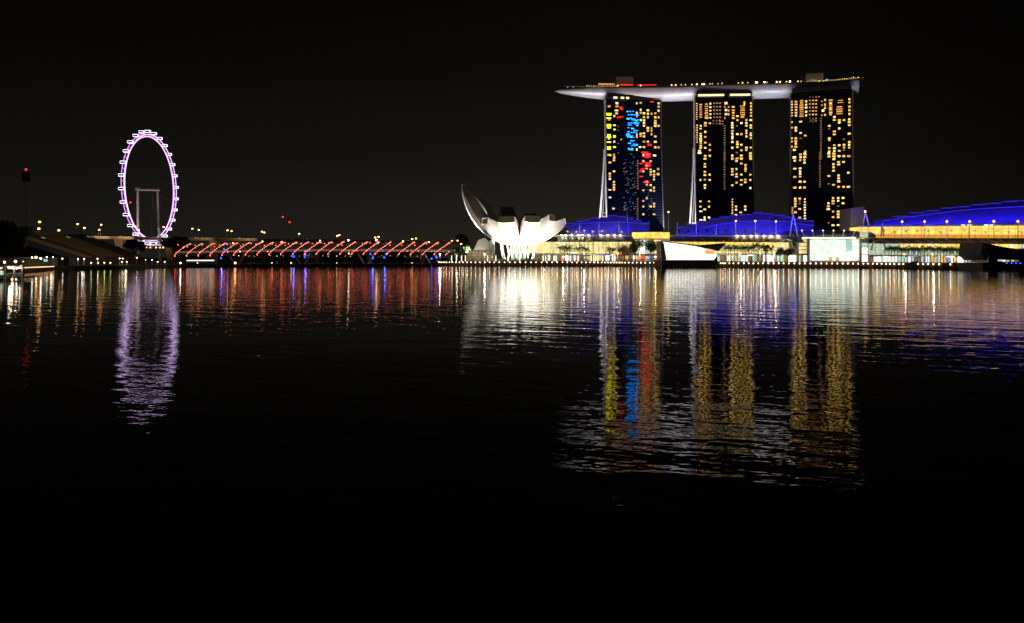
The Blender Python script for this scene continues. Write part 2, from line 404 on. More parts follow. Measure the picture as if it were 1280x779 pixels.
T2 = colset(s, 860, 110, [
 (95, rg(170, 360, 24), 2.0, 1.4, 'warm2'), (98, rg(405, 600, 26), 1.6, 1.7, 'warm2'), (138, rg(180, 330, 27), 3.6, 2.2, 'orange'), (138, [410, 440, 495, 520, 548, 572, 598, 625, 648], 2.8, 2.2, 'warm'), (125, [680, 703], 4.6, 2.5, 'warm'),
 (200, rg(175, 330, 24), 4.6, 2.1, 'orange'), (203, [300, 325], 4.4, 2.4, 'warm'), (187, [380, 408, 475, 530, 592, 648, 735, 765], 3.2, 2.5, 'warm'), (243, rg(170, 330, 38), 2.2, 2.0, 'pale'), (237, [383, 615, 672, 735], 2.8, 2.4, 'warm2'),
 (283, rg(165, 325, 38), 2.0, 1.7, 'reddot'), (315, rg(165, 325, 38), 2.0, 1.7, 'reddot'), (347, rg(165, 325, 38), 2.0, 1.7, 'reddot'), (275, [355, 385], 1.8, 1.8, 'dim'), (310, [355, 385], 1.8, 1.8, 'dim'), (345, [355, 385], 2.2, 2, 'reddot'), (375, [360, 390], 2, 2, 'dim'),
 (412, [165, 240, 283], 3.6, 3.4, 'pale'), (400, [205, 325], 2, 2.4, 'reddot'), (440, [205, 245, 285], 2, 2.6, 'orange'), (397, rg(410, 780, 26), 2.2, 1.6, 'dim'),
 (490, [205, 240, 268, 298, 325], 3.8, 2.0, 'warm2'), (480, [380, 405, 430, 465, 495, 525, 545, 585, 648, 730, 762], 3.2, 2.6, 'warm'), (535, [305, 348, 500, 585, 610, 640, 762], 3.4, 2.6, 'warm'),
 (530, [410, 700], 2.4, 2, 'dim'), (590, rg(195, 325, 24), 6.5, 2.0, 'orange'), (600, [240, 290], 4, 1.6, 'warm'), (610, [155, 175], 1.8, 2.6, 'warm'), (578, [380, 500, 615, 675, 730, 762], 3.4, 2.8, 'warm'),
 (632, [348, 380, 408, 462, 490, 525, 645, 672], 3.0, 2.6, 'warm'), (682, [165, 200, 235, 270, 302], 2.6, 2.4, 'warm2'), (680, [348, 405, 430, 490, 512, 545, 645, 705, 740, 770], 3.2, 2.6, 'warm')])
T2 += colset(s, 860, 190, [
 (183, [75, 130, 160, 215, 250, 300, 360, 390], 3.2, 2.6, 'warm'), (180, [622, 710, 735], 3.2, 2.6, 'warm'), (235, [40, 245, 303], 2.8, 2.4, 'warm'), (228, [535, 592, 710], 2.8, 2.6, 'warm'), (135, [303, 535, 592], 3, 2.6, 'warm2'), (140, [642, 735], 4, 1.8, 'pale'),
 (395, rg(10, 405, 26), 2.2, 1.6, 'dim'), (480, [40, 75, 185, 212, 245, 360], 3.2, 2.6, 'warm'), (480, rg(512, 690, 30), 1.9, 2.1, 'warm2'), (525, [75, 98, 185, 240, 268, 332], 3.2, 2.6, 'warm'), (520, [590, 625, 682], 3, 2.6, 'warm'),
 (577, [40, 75, 125, 245, 305, 355], 3.2, 2.7, 'warm'), (570, [655], 3.4, 2.6, 'warm2'), (622, rg(140, 225, 22), 2.6, 2, 'warm2'), (620, [300, 328], 3, 2.6, 'warm'), (620, [590, 625], 3.4, 2.4, 'warm'), (675, [15, 40, 70, 245, 303, 390], 3.1, 2.6, 'warm')])
T3 = colset(s, 980, 110, [
 (84, rg(150, 305, 30), 2.4, 1.7, 'pale'), (84, [370, 430, 545, 580, 635], 2.2, 2.2, 'warm'), (130, rg(148, 305, 30), 3.4, 2.5, 'warm2'), (128, [430, 460, 545, 575, 602, 635], 3.2, 2.7, 'warm'), (112, [670, 752], 4.2, 2.7, 'warm'),
 (190, rg(138, 308, 24), 4.8, 2.1, 'orange'), (180, [365, 487, 720, 750], 3.4, 2.5, 'warm'), (180, [545], 2.6, 2, 'dim'), (240, [145, 182, 212, 257, 297], 2.6, 2.7, 'pale'), (230, [515, 690, 720, 748], 3, 2.5, 'warm2'),
 (280, rg(135, 295, 38), 2.3, 1.9, 'reddot'), (315, rg(135, 295, 38), 2.3, 1.9, 'orange'), (348, rg(135, 295, 38), 2.3, 1.9, 'orange'), (282, [98, 330, 362], 1.6, 1.4, 'dim'), (315, [98, 335, 368], 1.6, 1.4, 'dim'), (348, [98, 330, 358], 1.6, 1.4, 'reddot'), (380, [95], 1.4, 1.4, 'orange'), (298, [350], 1.5, 1.5, 'dim'), (332, [348], 1.5, 1.5, 'dim'),
 (400, rg(330, 780, 24), 2.4, 1.5, 'dim'), (410, [145, 185, 295], 1.8, 2, 'reddot'), (445, [130, 180, 215, 292], 2.6, 2.7, 'warm2'), (422, [245], 3.0, 3.8, 'pale'),
 (505, rg(133, 310, 26), 4.6, 2.2, 'orange'), (505, [165, 225, 270], 3.5, 1.6, 'warm'), (490, [410, 545, 565, 652, 688, 740], 3.2, 2.6, 'warm'), (490, [445], 2.6, 2, 'dim'), (545, [315, 347, 470, 502, 620, 652, 682, 712, 740, 766], 3.2, 2.6, 'warm'),
 (600, rg(205, 300, 24), 7.5, 2.0, 'orange'), (610, [135, 158], 7, 1.5, 'warm2'), (598, [347, 375, 438, 620, 680, 740], 3.3, 2.7, 'warm'), (650, [347, 615, 645, 740], 3.2, 2.7, 'warm'), (648, [555, 672], 2.8, 2, 'dim'),
 (708, [122, 157, 202, 240, 282], 2.7, 2.8, 'warm'), (706, [340, 370, 402, 495, 585, 615, 645, 740], 3.2, 2.7, 'warm')])
T3 += colset(7.79, 980, 190, [
 (105, [50, 85, 163, 243, 347], 4.4, 2.7, 'warm'), (110, [455, 480, 505, 530, 588], 3.2, 2.7, 'warm'), (157, [25, 80, 160, 188, 212, 240, 290, 347], 3.4, 2.6, 'warm'), (153, [455, 555, 640], 3.2, 2.6, 'warm2'), (153, [480, 503], 3, 2, 'dim'),
 (200, [15, 50, 77, 105, 290, 347], 3.4, 2.6, 'warm'), (203, rg(460, 668, 27), 2.4, 1.9, 'pale'), (78, [545, 570, 595], 3, 2, 'orange'), (350, rg(5, 350, 22), 2.4, 1.5, 'dim'),
 (437, [15, 45, 235], 3.4, 2.6, 'warm'), (432, [500, 530, 557], 3.8, 2.7, 'warm'), (482, [15, 42, 70, 120, 150, 183, 320], 3.3, 2.7, 'warm'), (478, [450, 478, 503, 580, 635, 715], 3.4, 2.6, 'warm'), (532, [40, 98, 122, 230, 258, 287, 340], 3.4, 2.6, 'warm'),
 (528, [448, 475, 580, 608, 635, 712], 3.2, 2.6, 'warm'), (580, [40, 98, 340], 3.4, 2.5, 'warm'), (575, [448, 500, 605, 715], 3.4, 2.6, 'warm'), (627, [40, 203, 340], 4.0, 2.5, 'warm'), (435, [690, 310], 3, 2.2, 'dim'), (528, [527], 3, 2.2, 'dim')])
s1 = 9.167
T1 = colset(s1, 745, 115, [  # yellow and red strips: projected light put in as glowing panes
 (150, [165], 4.6, 3.2, 'warm'), (148, [248, 262, 300, 375, 390, 410, 490, 503, 518, 575, 632, 655], 6.4, 1.5, 'yellow'), (150, [318, 535, 720], 4.4, 2.2, 'warm2'), (240, [130, 165], 4.4, 3.0, 'warm'), (235, [212, 245], 4.6, 2.8, 'warm'), (210, [275, 570, 725, 750], 2.4, 2.6, 'warm'), (212, [382, 505, 515, 632, 430], 3.4, 1.6, 'yellow'),
 (285, [178, 192], 3.6, 1.8, 'red'), (262, [290], 6, 1.6, 'red'), (302, [284, 200], 2.5, 1.5, 'red'), (255, [395, 440, 590, 698], 1.8, 1.3, 'dim'), (290, [545], 1.8, 1.6, 'warm2'),
 (468, [130, 240, 280, 490, 512, 660], 2.4, 3.0, 'warm'), (513, [125, 205, 240, 322, 480, 505], 3.0, 3.0, 'warm'), (505, [632], 3.4, 2.8, 'warm'), (550, [245, 290, 325, 355, 387, 475, 510, 570, 632], 3.0, 2.9, 'warm'),
 (595, [210, 250, 290, 415, 445, 570, 720], 2.9, 2.9, 'warm'), (637, [250, 415, 445, 485], 2.0, 2.9, 'warm'), (680, [245, 290, 330, 357, 388, 510, 572, 635], 3.4, 2.9, 'warm'), (718, [130, 170, 215, 290, 388, 635], 2.8, 2.8, 'warm'), (672, [728], 4, 2.4, 'pale'), (545, [722], 3.2, 2.6, 'pale'),
 (615, [600, 612], 6.5, 1.5, 'red'), (560, [690, 705, 740], 9, 1.4, 'red'), (590, [722, 752], 7, 1.4, 'red'), (640, [113], 5, 1.2, 'red')])
T1 += colset(s, 745, 190, [
 (150, [35, 115, 235, 263, 292, 410], 3.8, 2.5, 'warm'), (152, [492], 3.0, 2.4, 'pale'), (195, [30, 65, 92, 210, 325, 355, 385, 410], 3.0, 2.5, 'warm'), (190, [613], 3.4, 2.4, 'warm'), (452, rg(98, 420, 27), 2.1, 1.9, 'dim'), (450, rg(508, 740, 27), 2.1, 1.9, 'dim'),
 (515, [10], 5, 1.5, 'red'), (575, [20, 45], 6, 1.4, 'red'), (560, [118, 130, 143, 155], 8.5, 1.3, 'red'), (490, [125, 200, 212, 265], 4.4, 1.4, 'red'), (545, [318, 330], 10, 1.4, 'red'), (510, [180], 6, 1.4, 'red'),
 (513, [100, 210, 415, 530, 590, 675], 3.0, 2.8, 'warm'), (550, [150, 180, 325, 355, 500], 3.0, 2.8, 'warm'), (592, [100, 190, 217, 245, 360, 415, 590], 3.0, 2.8, 'warm'), (628, [210, 245, 270, 298, 387, 420, 560, 590, 675], 2.9, 2.6, 'warm'), (672, [185, 240], 3.2, 3.0, 'warm'), (635, [38], 4, 2.4, 'pale')])
for v, a, b in ((222, 352, 432), (262, 362, 492), (305, 348, 440), (318, 410, 488), (330, 430, 480), (355, 362, 490), (366, 440, 480), (380, 362, 400), (385, 460, 492), (412, 360, 385), (418, 402, 436), (440, 430, 480), (455, 360, 385), (462, 400, 470), (478, 350, 385), (492, 345, 400), (505, 350, 420), (518, 360, 440), (560, 390, 440), (590, 365, 400), (600, 420, 480), (612, 400, 470), (648, 362, 430), (660, 372, 430)):  # blue light projected on the facade, put in as glowing strips
    x = a
    while x < b:
        wdt = min(random.uniform(14, 40), b-x+4)
        px, py = Z1(x+wdt/2, v+random.uniform(-3, 3), s1, 745, 115)
        T1.append((px, py, wdt/s1*.85, random.choice([.8, 1.2, 1.5]), random.choice(['blue', 'blue', 'cyan'])))
        x += wdt+random.choice([0, 3, 8])
for _ in range(70):  # teal speckles: dim reflections in the glass, put in as glowing panes
    px, py = Z1(random.uniform(300, 430), random.uniform(20, 640), s, 745, 190)
    T1.append((px, py, random.uniform(.8, 2.4), random.uniform(.6, 1.1), random.choice(['teal', 'teal', 'dim'])))
for _ in range(30):
    px, py = Z1(random.choice([555, 570, 600]), random.uniform(340, 760), s, 745, 190)
    T1.append((px, py, random.uniform(.8, 1.4), .9, 'teal'))

TW = []
TW.append(tower(757, 826, 932, R(7), 'left hotel tower with blue, yellow and red patches of projected light', T1, M['navy'], True))
TW.append(tower(868.5, 940.5, 921, R(-3.5), 'middle hotel tower with gold windows and white splayed legs', T2, M['black'], True))
TW.append(tower(988.5, 1065.5, 901, R(-19), 'right hotel tower with gold windows beside the grey wall slab', T3, M['black'], False))
# lit floors between the legs of each tower
for k, (rt, Q, wd, D, U) in enumerate(TW):
    for i in range(11 if k == 0 else 4):
        z = (20+i*5.0) if k == 0 else 16+i*13
        t = (z-DZ)/(H0-DZ); dd = 2.6+max(0, ffront(t)+fback(t))
        MB().box(Q(.9, z, dd*(.35+.3*random.random()) if k == 0 else dd*.55), (.5, dd*(.35 if k == 0 else .6), 1.5 if k == 0 else 2.4), rz=[R(5), R(-3.5), R(-19)][k]).build('lobby_window', E[random.choice(['warm2', 'dim', 'pale'])] if k == 0 else E['warm2'], rt)
# a blue wash on the left tower
rt, Q, wd, D, U = TW[0]
a = Q(wd/2, 60, -70); light('AREA', 'facade_projector', a, (.35, .42, 1), 12000, rt, aim=Q(wd*.55, 130, 0), size=6, sx=6)
# white uplights on the legs
for k, pw in ((0, 9000), (1, 9000)):
    rt, Q, wd, D, U = TW[k]
    light('SPOT', 'leg_uplight', Q(-50 if k == 0 else -27, 25, 6), (1, .90, .95), pw*(85 if k == 0 else 50), rt, aim=Q(0, 135, 8), size=.5, angle=95, blend=.2)

# ================================================================== SKY DECK
KEY = [(693, 946), (757, 948), (792, 949), (840, 946), (905, 936), (960, 930), (1027, 922), (1073, 905)]
cl = []
for i in range(61):
    f = i/60; px = 693+(1073-693)*f
    for (a, ya), (b, yb) in zip(KEY[:-1], KEY[1:]):
        if px <= b+1e-6: y = ya+(yb-ya)*(px-a)/(b-a); break
    cl.append(G(px, y))
for _ in range(4):
    cl = [cl[0]]+[(cl[i-1]+cl[i]*2+cl[i+1])/4 for i in range(1, 60)]+[cl[-1]]
deck = thing('sky_deck', (cl[30].x, cl[30].y, 232), 'long boat shaped roof deck with pointed left bow across all three towers', 'roof deck')
ZT = 241.5
def prof(i):
    f = i/60; L_ = f*340
    k = min(1, (max(L_, .1)/75))**.55
    if L_ > 330: k = .93 if i > 59 else .98
    return k
rows = []; rowb = []
for i in range(61):
    c = cl[i]; tdir = (cl[min(60, i+1)]-cl[max(0, i-1)]).normalized(); nrm = Vector((tdir.y, -tdir.x, 0)) # toward viewer
    k = prof(i); hw = 18.5*k; dp = 13.6*(k**1.25); sag = 0
    ring = []; n = 14
    ring.append(c+Vector((0, 0, ZT+.4)))
    ring.append(c+nrm*hw+Vector((0, 0, ZT)))
    for j in range(n+1):
        th = math.pi*j/n
        ring.append(c+nrm*(hw*math.cos(th))+Vector((0, 0, ZT-2.5-dp*(math.sin(th)**.85))))
    ring.append(c-nrm*hw+Vector((0, 0, ZT)))
    ring.append(c+Vector((0, 0, ZT+.4)))
    rows.append(ring)
m = MB().grid(rows); nn_ = len(rows[0]); m.f.append(tuple(range(nn_))[::-1]); m.f.append(tuple(range(60*nn_, 61*nn_)))
m.build('hull', M['hull'], deck, smooth=True)
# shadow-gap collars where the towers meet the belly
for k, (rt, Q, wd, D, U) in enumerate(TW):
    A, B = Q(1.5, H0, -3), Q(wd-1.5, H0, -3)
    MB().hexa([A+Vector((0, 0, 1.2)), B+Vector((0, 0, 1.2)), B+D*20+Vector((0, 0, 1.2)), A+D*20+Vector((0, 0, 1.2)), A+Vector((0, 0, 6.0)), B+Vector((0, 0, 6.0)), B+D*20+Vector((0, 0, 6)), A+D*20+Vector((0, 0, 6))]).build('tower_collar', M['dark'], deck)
def deckpt(px, back=0, z=0):
    i = (px-693)/380*60; a = int(max(0, min(59, i))); c = cl[a].lerp(cl[a+1], i-a)
    # nearest station seen at this px
    return Vector((c.x, c.y+back, ZT+z))
pr_ = MB()
def deckline(px0, px1, back, z, h, d, mm, name, step=4):
    q = MB(); x = px0; prev = None
    while x <= px1+.01:
        p = deckpt(x, back, z)
        if prev is not None: q.hexa([prev, p, p+Vector((0, d, 0)), prev+Vector((0, d, 0)), prev+Vector((0, 0, h)), p+Vector((0, 0, h)), p+Vector((0, d, h)), prev+Vector((0, d, h))])
        prev = p; x += step
    return q.build(name, mm, deck)
deckline(705, 1069, -15.5, 0, 1.1, .3, M['steel'], 'parapet')
deckline(731, 792, -6, .4, 3.2, 12, M['dark'], 'restaurant_pavilion')
deckline(747, 770, -8.4, 5.0, 1.6, .5, E['orange'], 'lit_canopy')
deckline(774, 793, -8.4, 4.6, .8, .4, E['red'], 'red_canopy')
deckline(795, 819, -8.4, 4.0, 1.1, .4, E['stripr'], 'red_canopy')
deckline(1005, 1064, -7, .4, 2.2, 12, M['dark'], 'restaurant_pavilion')
deckline(1005, 1066, -8.2, 2.6, 1.6, 12, E['shopd'], 'lit_canopy')
deckline(870, 1004, -8, .4, 1.1, 8, M['dark'], 'planter_wall')
for a, b, z0, z1 in ((770.5, 793, 4, 19), (1009, 1031, 3, 17)):
    p, q = deckpt(a, 4, z0), deckpt(b, 4, z0)
    o = MB().hexa([p, q, q+Vector((0, 14, 0)), p+Vector((0, 14, 0)), p+Vector((0, 0, z1-z0)), q+Vector((0, 0, z1-z0)), q+Vector((0, 14, z1-z0)), p+Vector((0, 14, z1-z0))]).build('lift_core', M['pale'], deck)
    light('SPOT', 'core_light', (p+q)/2+Vector((0, -30, 2)), (1, .9, .8), 1500, deck, aim=(p+q)/2+Vector((0, 0, 9)), size=1, angle=60)
dl = None
def dlight(px, z, mm, r=.55, back=-16.6):
    MB().ball(deckpt(px, back, z), r, 8, 5).build('deck_light', E[mm], deck)
for i in range(14): dlight(732+i*2.85, 1.2, 'pale', .6, -15.2)
for px in (709.5, 716.5): dlight(px, 3.5, 'pale', .7, 0)
MB().cyl(deckpt(709.5, 0, .4), deckpt(709.5, 0, 4.6), .3).build('mast', M['steel'], deck)
for px in (770, 798, 836, 841, 848, 853, 861, 867, 873.5, 876, 883, 886, 893, 898, 918, 923, 929.5, 939, 941, 950, 953, 965, 969, 977, 982, 991, 995): dlight(px, 1.8, random.choice(['pale', 'lampo', 'lampo', 'pale', 'yellow']), random.uniform(.7, .95))
for px in (939.5, 950, 981): dlight(px, 2.1, 'lamp', .75)
for i in range(22): dlight(1006+i*2.8, 1.2+random.uniform(0, 2.2), random.choice(['pale', 'warm2', 'orange', 'yellow']), random.uniform(.35, .6))
dlight(1026.5, 2.8, 'blue', .8); dlight(1071, 1.2, 'red', .5)
# roof garden palms on the deck
for px in (843, 850, 858, 868, 934, 948, 949, 965):
    q = MB(); b0 = deckpt(px, -3, .4); q.cyl(b0, b0+Vector((0, 0, 3.5)), .2, .15, 5)
    for k in range(9):
        a = k*.7; q.add([b0+Vector((0, 0, 3.4)), b0+Vector((math.cos(a)*1.6, math.sin(a)*1.6, 4.2)), b0+Vector((math.cos(a+.2)*2.6, math.sin(a+.2)*2.6, 3.2))], [(0, 1, 2)])
    q.build('deck_palm', M['leaf'], deck)
# uplights under the belly, mounted on the tower flanks and aimed away from them
def belly(k, side, power, reach, col=(.78, .82, 1.0)):
    rt, Q, wd, D, U = TW[k]
    for off in (-2, 8):
        src = Q(-1.8 if side < 0 else wd+1.8, 165, off-7); tgt = src+U*(side*reach)+Vector((0, 0, 62))+D*(6)
        light('SPOT', 'belly_light', src, col, power, rt, aim=tgt, size=1.0, angle=48 if reach < 30 else 66, blend=.35)
belly(0, -1, 62000, 36); belly(0, 1, 44000, 23); belly(1, -1, 44000, 23); belly(1, 1, 44000, 23); belly(2, -1, 44000, 23); belly(2, 1, 60000, 22)
for px, z in ((730, 26), (850, 26), (960, 26), (1050, 26)):
    light('SPOT', 'deck_fill', G(px, 790, z), (1, .82, .66), 260000, deck, aim=G(px+5, 925, 240), size=2, angle=50, blend=.8)  # added spots standing in for warm city light from below
# soffit lights at tower heads
for k, (rt, Q, wd, D, U) in enumerate(TW):
    for f0, f1 in {0: [(.13, .2), (.26, .32), (.36, .41)], 1: [(.05, .5), (.60, .95)], 2: []}[k]:
        A, B = Q(wd*f0, H0+.2, -3.6), Q(wd*f1, H0+.2, -3.6)
        MB().hexa([A, B, B+D*.5, A+D*.5]+[q+Vector((0, 0, 2.6)) for q in (A, B, B+D*.5, A+D*.5)]).build('soffit_light', E['soffit'], rt)

# ================================================================== LOTUS MUSEUM
MC = G(648, 757, 0); MZ = 9+(HY-307)/F*757
mus = thing('lotus_museum', MC+Vector((0, 0, DZ)), 'white museum shaped like an open lotus, floodlit from below', 'museum')
S_ = 757/F
def petal(az, Rr, Ht, wtip, amax=78, lit=True, hc=6.0, th=8):
    a = R(az); d = Vector((math.sin(a), -math.cos(a), 0)); sd = Vector((math.cos(a), math.sin(a), 0))
    n = 16; amax = R(amax); rows = []; top = []
    base = MC+Vector((0, 0, MZ))
    for i in range(n+1):
        t = i/n; an = amax*t; r = Rr*math.sin(an)/math.sin(amax); z = Ht*(1-math.cos(an))/(1-math.cos(amax))
        w = min(2*max(r, .3)*math.tan(R(22.5)), wtip*(1.15-.15*t))
        dr = Rr*math.cos(an)/math.sin(amax); dz = Ht*math.sin(an)/(1-math.cos(amax)); ln_ = math.hypot(dr, dz)
        nx, nz = -dz/ln_, dr/ln_   # inward/up normal
        tk = 3+th*math.sin(math.pi*t*(.62 if th < 12 else .88))
        o = base+d*r+Vector((0, 0, z)); crown = .06*w
        bl = []
        for j in range(7):
            q = j/6*2-1; bl.append(o+sd*(q*w/2)-(d*nx+Vector((0, 0, nz)))*(crown*(1-q*q)))
        bl_ = max(0, (t-.8)/.2)**2 if th < 12 else 0; off = (d*(nx*tk)+Vector((0, 0, nz*tk))).lerp(Vector((0, 0, hc))-d*1.0, bl_)
        oi = o+off; wi = w*(1-.08*t)
        top.append([oi-sd*wi/2, oi+sd*wi/2]); rows.append(bl)
    m = MB().grid(rows); m.build('petal_belly', M['white'], mus, smooth=True)
    g = MB()
    g.grid([[rows[i][0], top[i][0]] for i in range(n+1)]); g.grid([[top[i][1], rows[i][6]] for i in range(n+1)]); g.grid([[top[i][0], top[i][1]] for i in range(n+1)])
    g.build('petal_shell', M['brown'], mus)  # brown carries the shade on the unlit sides of the white petals
    # end cap: pale frame around a dark skylight
    A, B = rows[n][0], rows[n][6]; Tl, Tr = top[n]
    fr = MB(); fr.path([A, B, Tr, Tl], .55, 5, True); fr.build('skylight_frame', M['white'], mus)
    MB().add([rows[n][j] for j in range(7)]+[Tr, Tl], [tuple(range(9))]).build('skylight', mskl, mus)
    return d
mskl = emi('skylight_glow', (.5, .5, .15), .08)
px2 = S_
petals = [(-85, 70.5, 75, 13, 88, 4, 13), (-60, 47.5, 26, 15, 64, 6, 9), (-21, 41, 27, 21, 64, 6.5, 9), (24, 41, 27.5, 20, 64, 6.5, 9), (60, 47, 29.5, 15, 64, 6.5, 9), (98, 59, 27, 15, 62, 6, 9), (134, 58, 30, 15, 64, 6, 9), (162, 56, 36, 20, 66, 6, 9), (-163, 54, 45, 20, 70, 6, 9), (-129, 66, 57, 16, 74, 6, 9)]
for (az_, rr, hh, wt, am, hc_, th_) in petals: petal(az_, rr*px2, hh*px2, wt*px2, am, hc=hc_, th=th_)
# plinth drum, columns, lattice
m = MB(); m.cyl(MC+Vector((0, 0, DZ+.1)), MC+Vector((0, 0, DZ+1.6)), 30, 30, 40); m.build('plinth', M['concrete'], mus)
base = MC+Vector((0, 0, MZ))
for i in range(14):
    a = 2*math.pi*i/14; q = Vector((math.cos(a), math.sin(a), 0))
    m = MB(); m.cyl(MC+q*17+Vector((0, 0, DZ+1.6)), MC+q*20+Vector((0, 0, MZ+3.2)), .75, .6, 8); m.build('column', M['white'], mus)
m = MB()
for i in range(12):
    a = 2*math.pi*i/12; b_ = a+math.pi/12; q = Vector((math.cos(a), math.sin(a), 0)); q2 = Vector((math.cos(b_), math.sin(b_), 0)); q3 = Vector((math.cos(a+math.pi/6), math.sin(a+math.pi/6), 0))
    m.cyl(MC+q*9+Vector((0, 0, MZ)), MC+q2*11+Vector((0, 0, DZ+1.6)), .4); m.cyl(MC+q3*9+Vector((0, 0, MZ)), MC+q2*11+Vector((0, 0, DZ+1.6)), .4)
m.build('lattice_core', M['white'], mus)
m = MB(); m.cyl(MC+Vector((0, 0, DZ+1.6)), MC+Vector((0, 0, MZ)), 7.5, 7.5, 20); m.build('lobby_glass', E['mint'], mus)
# side wing with glass roof at the left
w0 = P(585, 323, 750)
for nm, mm, pts in (('entrance_hall', 'mint', [(584, 326), (584, 316), (589, 313), (612, 312), (614, 326)]), ('glass_roof', 'greenglass', [(592, 312.5), (598, 300), (606, 297.5), (613, 304), (614, 312)])):
    ps = [P(x, y, 733) for x, y in pts]
    MB().prism(ps, (0, 22, 0)).build(nm, E['shopd'] if nm == 'entrance_hall' else M['white'], mus)
m = MB()
for x in (588, 592, 596, 600, 604, 608, 612): m.cyl(P(x, 326, 732.5), P(x, 313.2, 732.5), .18, n=5)
for y in (316, 319, 322): m.cyl(P(585, y, 732.4), P(613, y, 732.4), .15, n=5)
m.build('mullion', M['white'], mus)
m = MB(); m.box(P(615.5, 313, 742), (5, 5, 22)); m.build('lift_tower', M['white'], mus)
for y in (303, 309, 315): MB().box(P(611.5, y, 740), (5, 4, 1.6)).build('landing', M['white'], mus)
# floodlights: ring under the petals
for (az_, rr, hh, wt, am, hc_, th_), pw in zip(petals, (650, 380, 380, 380, 380, 12, 6, 3, 3, 8)):
    a = R(az_); d = Vector((math.sin(a), -math.cos(a), 0))
    src = MC+d*(34 if hh < 60 else 46)+Vector((0, 0, DZ+2.2)); tgt = MC+d*(rr*px2*.72)+Vector((0, 0, MZ+hh*px2*.30))
    if az_ == -85: src = MC+d*56+Vector((-3, 0, DZ+2)); tgt = MC+d*48+Vector((0, 0, MZ+26))
    if az_ == -85: light('SPOT', 'floodlight', MC+d*44+Vector((0, 8, DZ+1)), (1, .96, .86), 420000, mus, aim=MC+d*33+Vector((0, 0, MZ+9)), size=.6, angle=110, blend=.7)
    light('SPOT', 'floodlight', src, (1, .96, .86), pw*1000, mus, aim=tgt, size=.6, angle=100, blend=.7)
light('SPOT', 'side_fill', G(596, 712, DZ+1), (1, .86, .72), 16000, mus, aim=MC+Vector((-46, 0, 45)), size=.6, angle=75, blend=.8)  # added fill for the unlit petal sides, no floodlight of the museum
for i in range(4):
    a = R(-60+40*i); d = Vector((math.sin(a), -math.cos(a), 0)); src = MC+d*15+Vector((0, 0, DZ+2)); light('SPOT', 'core_floodlight', src, (1, .95, .82), 26000, mus, aim=src+Vector((0, 0, 20)), size=.5, angle=150)

# ================================================================== SHOPPES
FK = [(640, 795), (688, 772), (840, 700), (1000, 655), (1090, 622), (1300, 512)]
def fy(px): return lineY(FK, px)
def W(px, py, back=0):
    p = P(px, py, fy(px)); return p+Vector((0, back, 0))
def wall(pts_top, pts_bot, th=1.0, back=0):
    """wall strip between two picture outlines, given as px/py lists on the facade line"""
    m = MB(); n = len(pts_top)
    for i in range(n-1):
        a, b = W(*pts_bot[i], back), W(*pts_bot[i+1], back); c, d = W(*pts_top[i+1], back), W(*pts_top[i], back)
        t = Vector((0, th, 0)); m.hexa([a, b, b+t, a+t, d, c, c+t, d+t])
    return m
def strip(x0, x1, yt0, yt1, yb0, yb1, th=1.0, back=0, step=12):
    n = max(1, int((x1-x0)/step)); T = []; B = []
    for i in range(n+1):
        f = i/n; x = x0+(x1-x0)*f; T.append((x, yt0+(yt1-yt0)*f)); B.append((x, yb0+(yb1-yb0)*f))
    return wall(T, B, th, back)
def mullions(root, x0, x1, n, yt, yb, r=.16, back=-.3, mm='steel', name='mullion'):
    m = MB()
    for i in range(n+1):
        x = x0+(x1-x0)*i/n
        f = i/n; t = yt[0]+(yt[1]-yt[0])*f; b = yb[0]+(yb[1]-yb[0])*f
        m.cyl(W(x, t, back), W(x, b, back), r, n=4)
        if name == 'pier': m.build(name, M[mm], root); m = MB()
    if name == 'pier': return
    return m.build(name, M[mm], root)
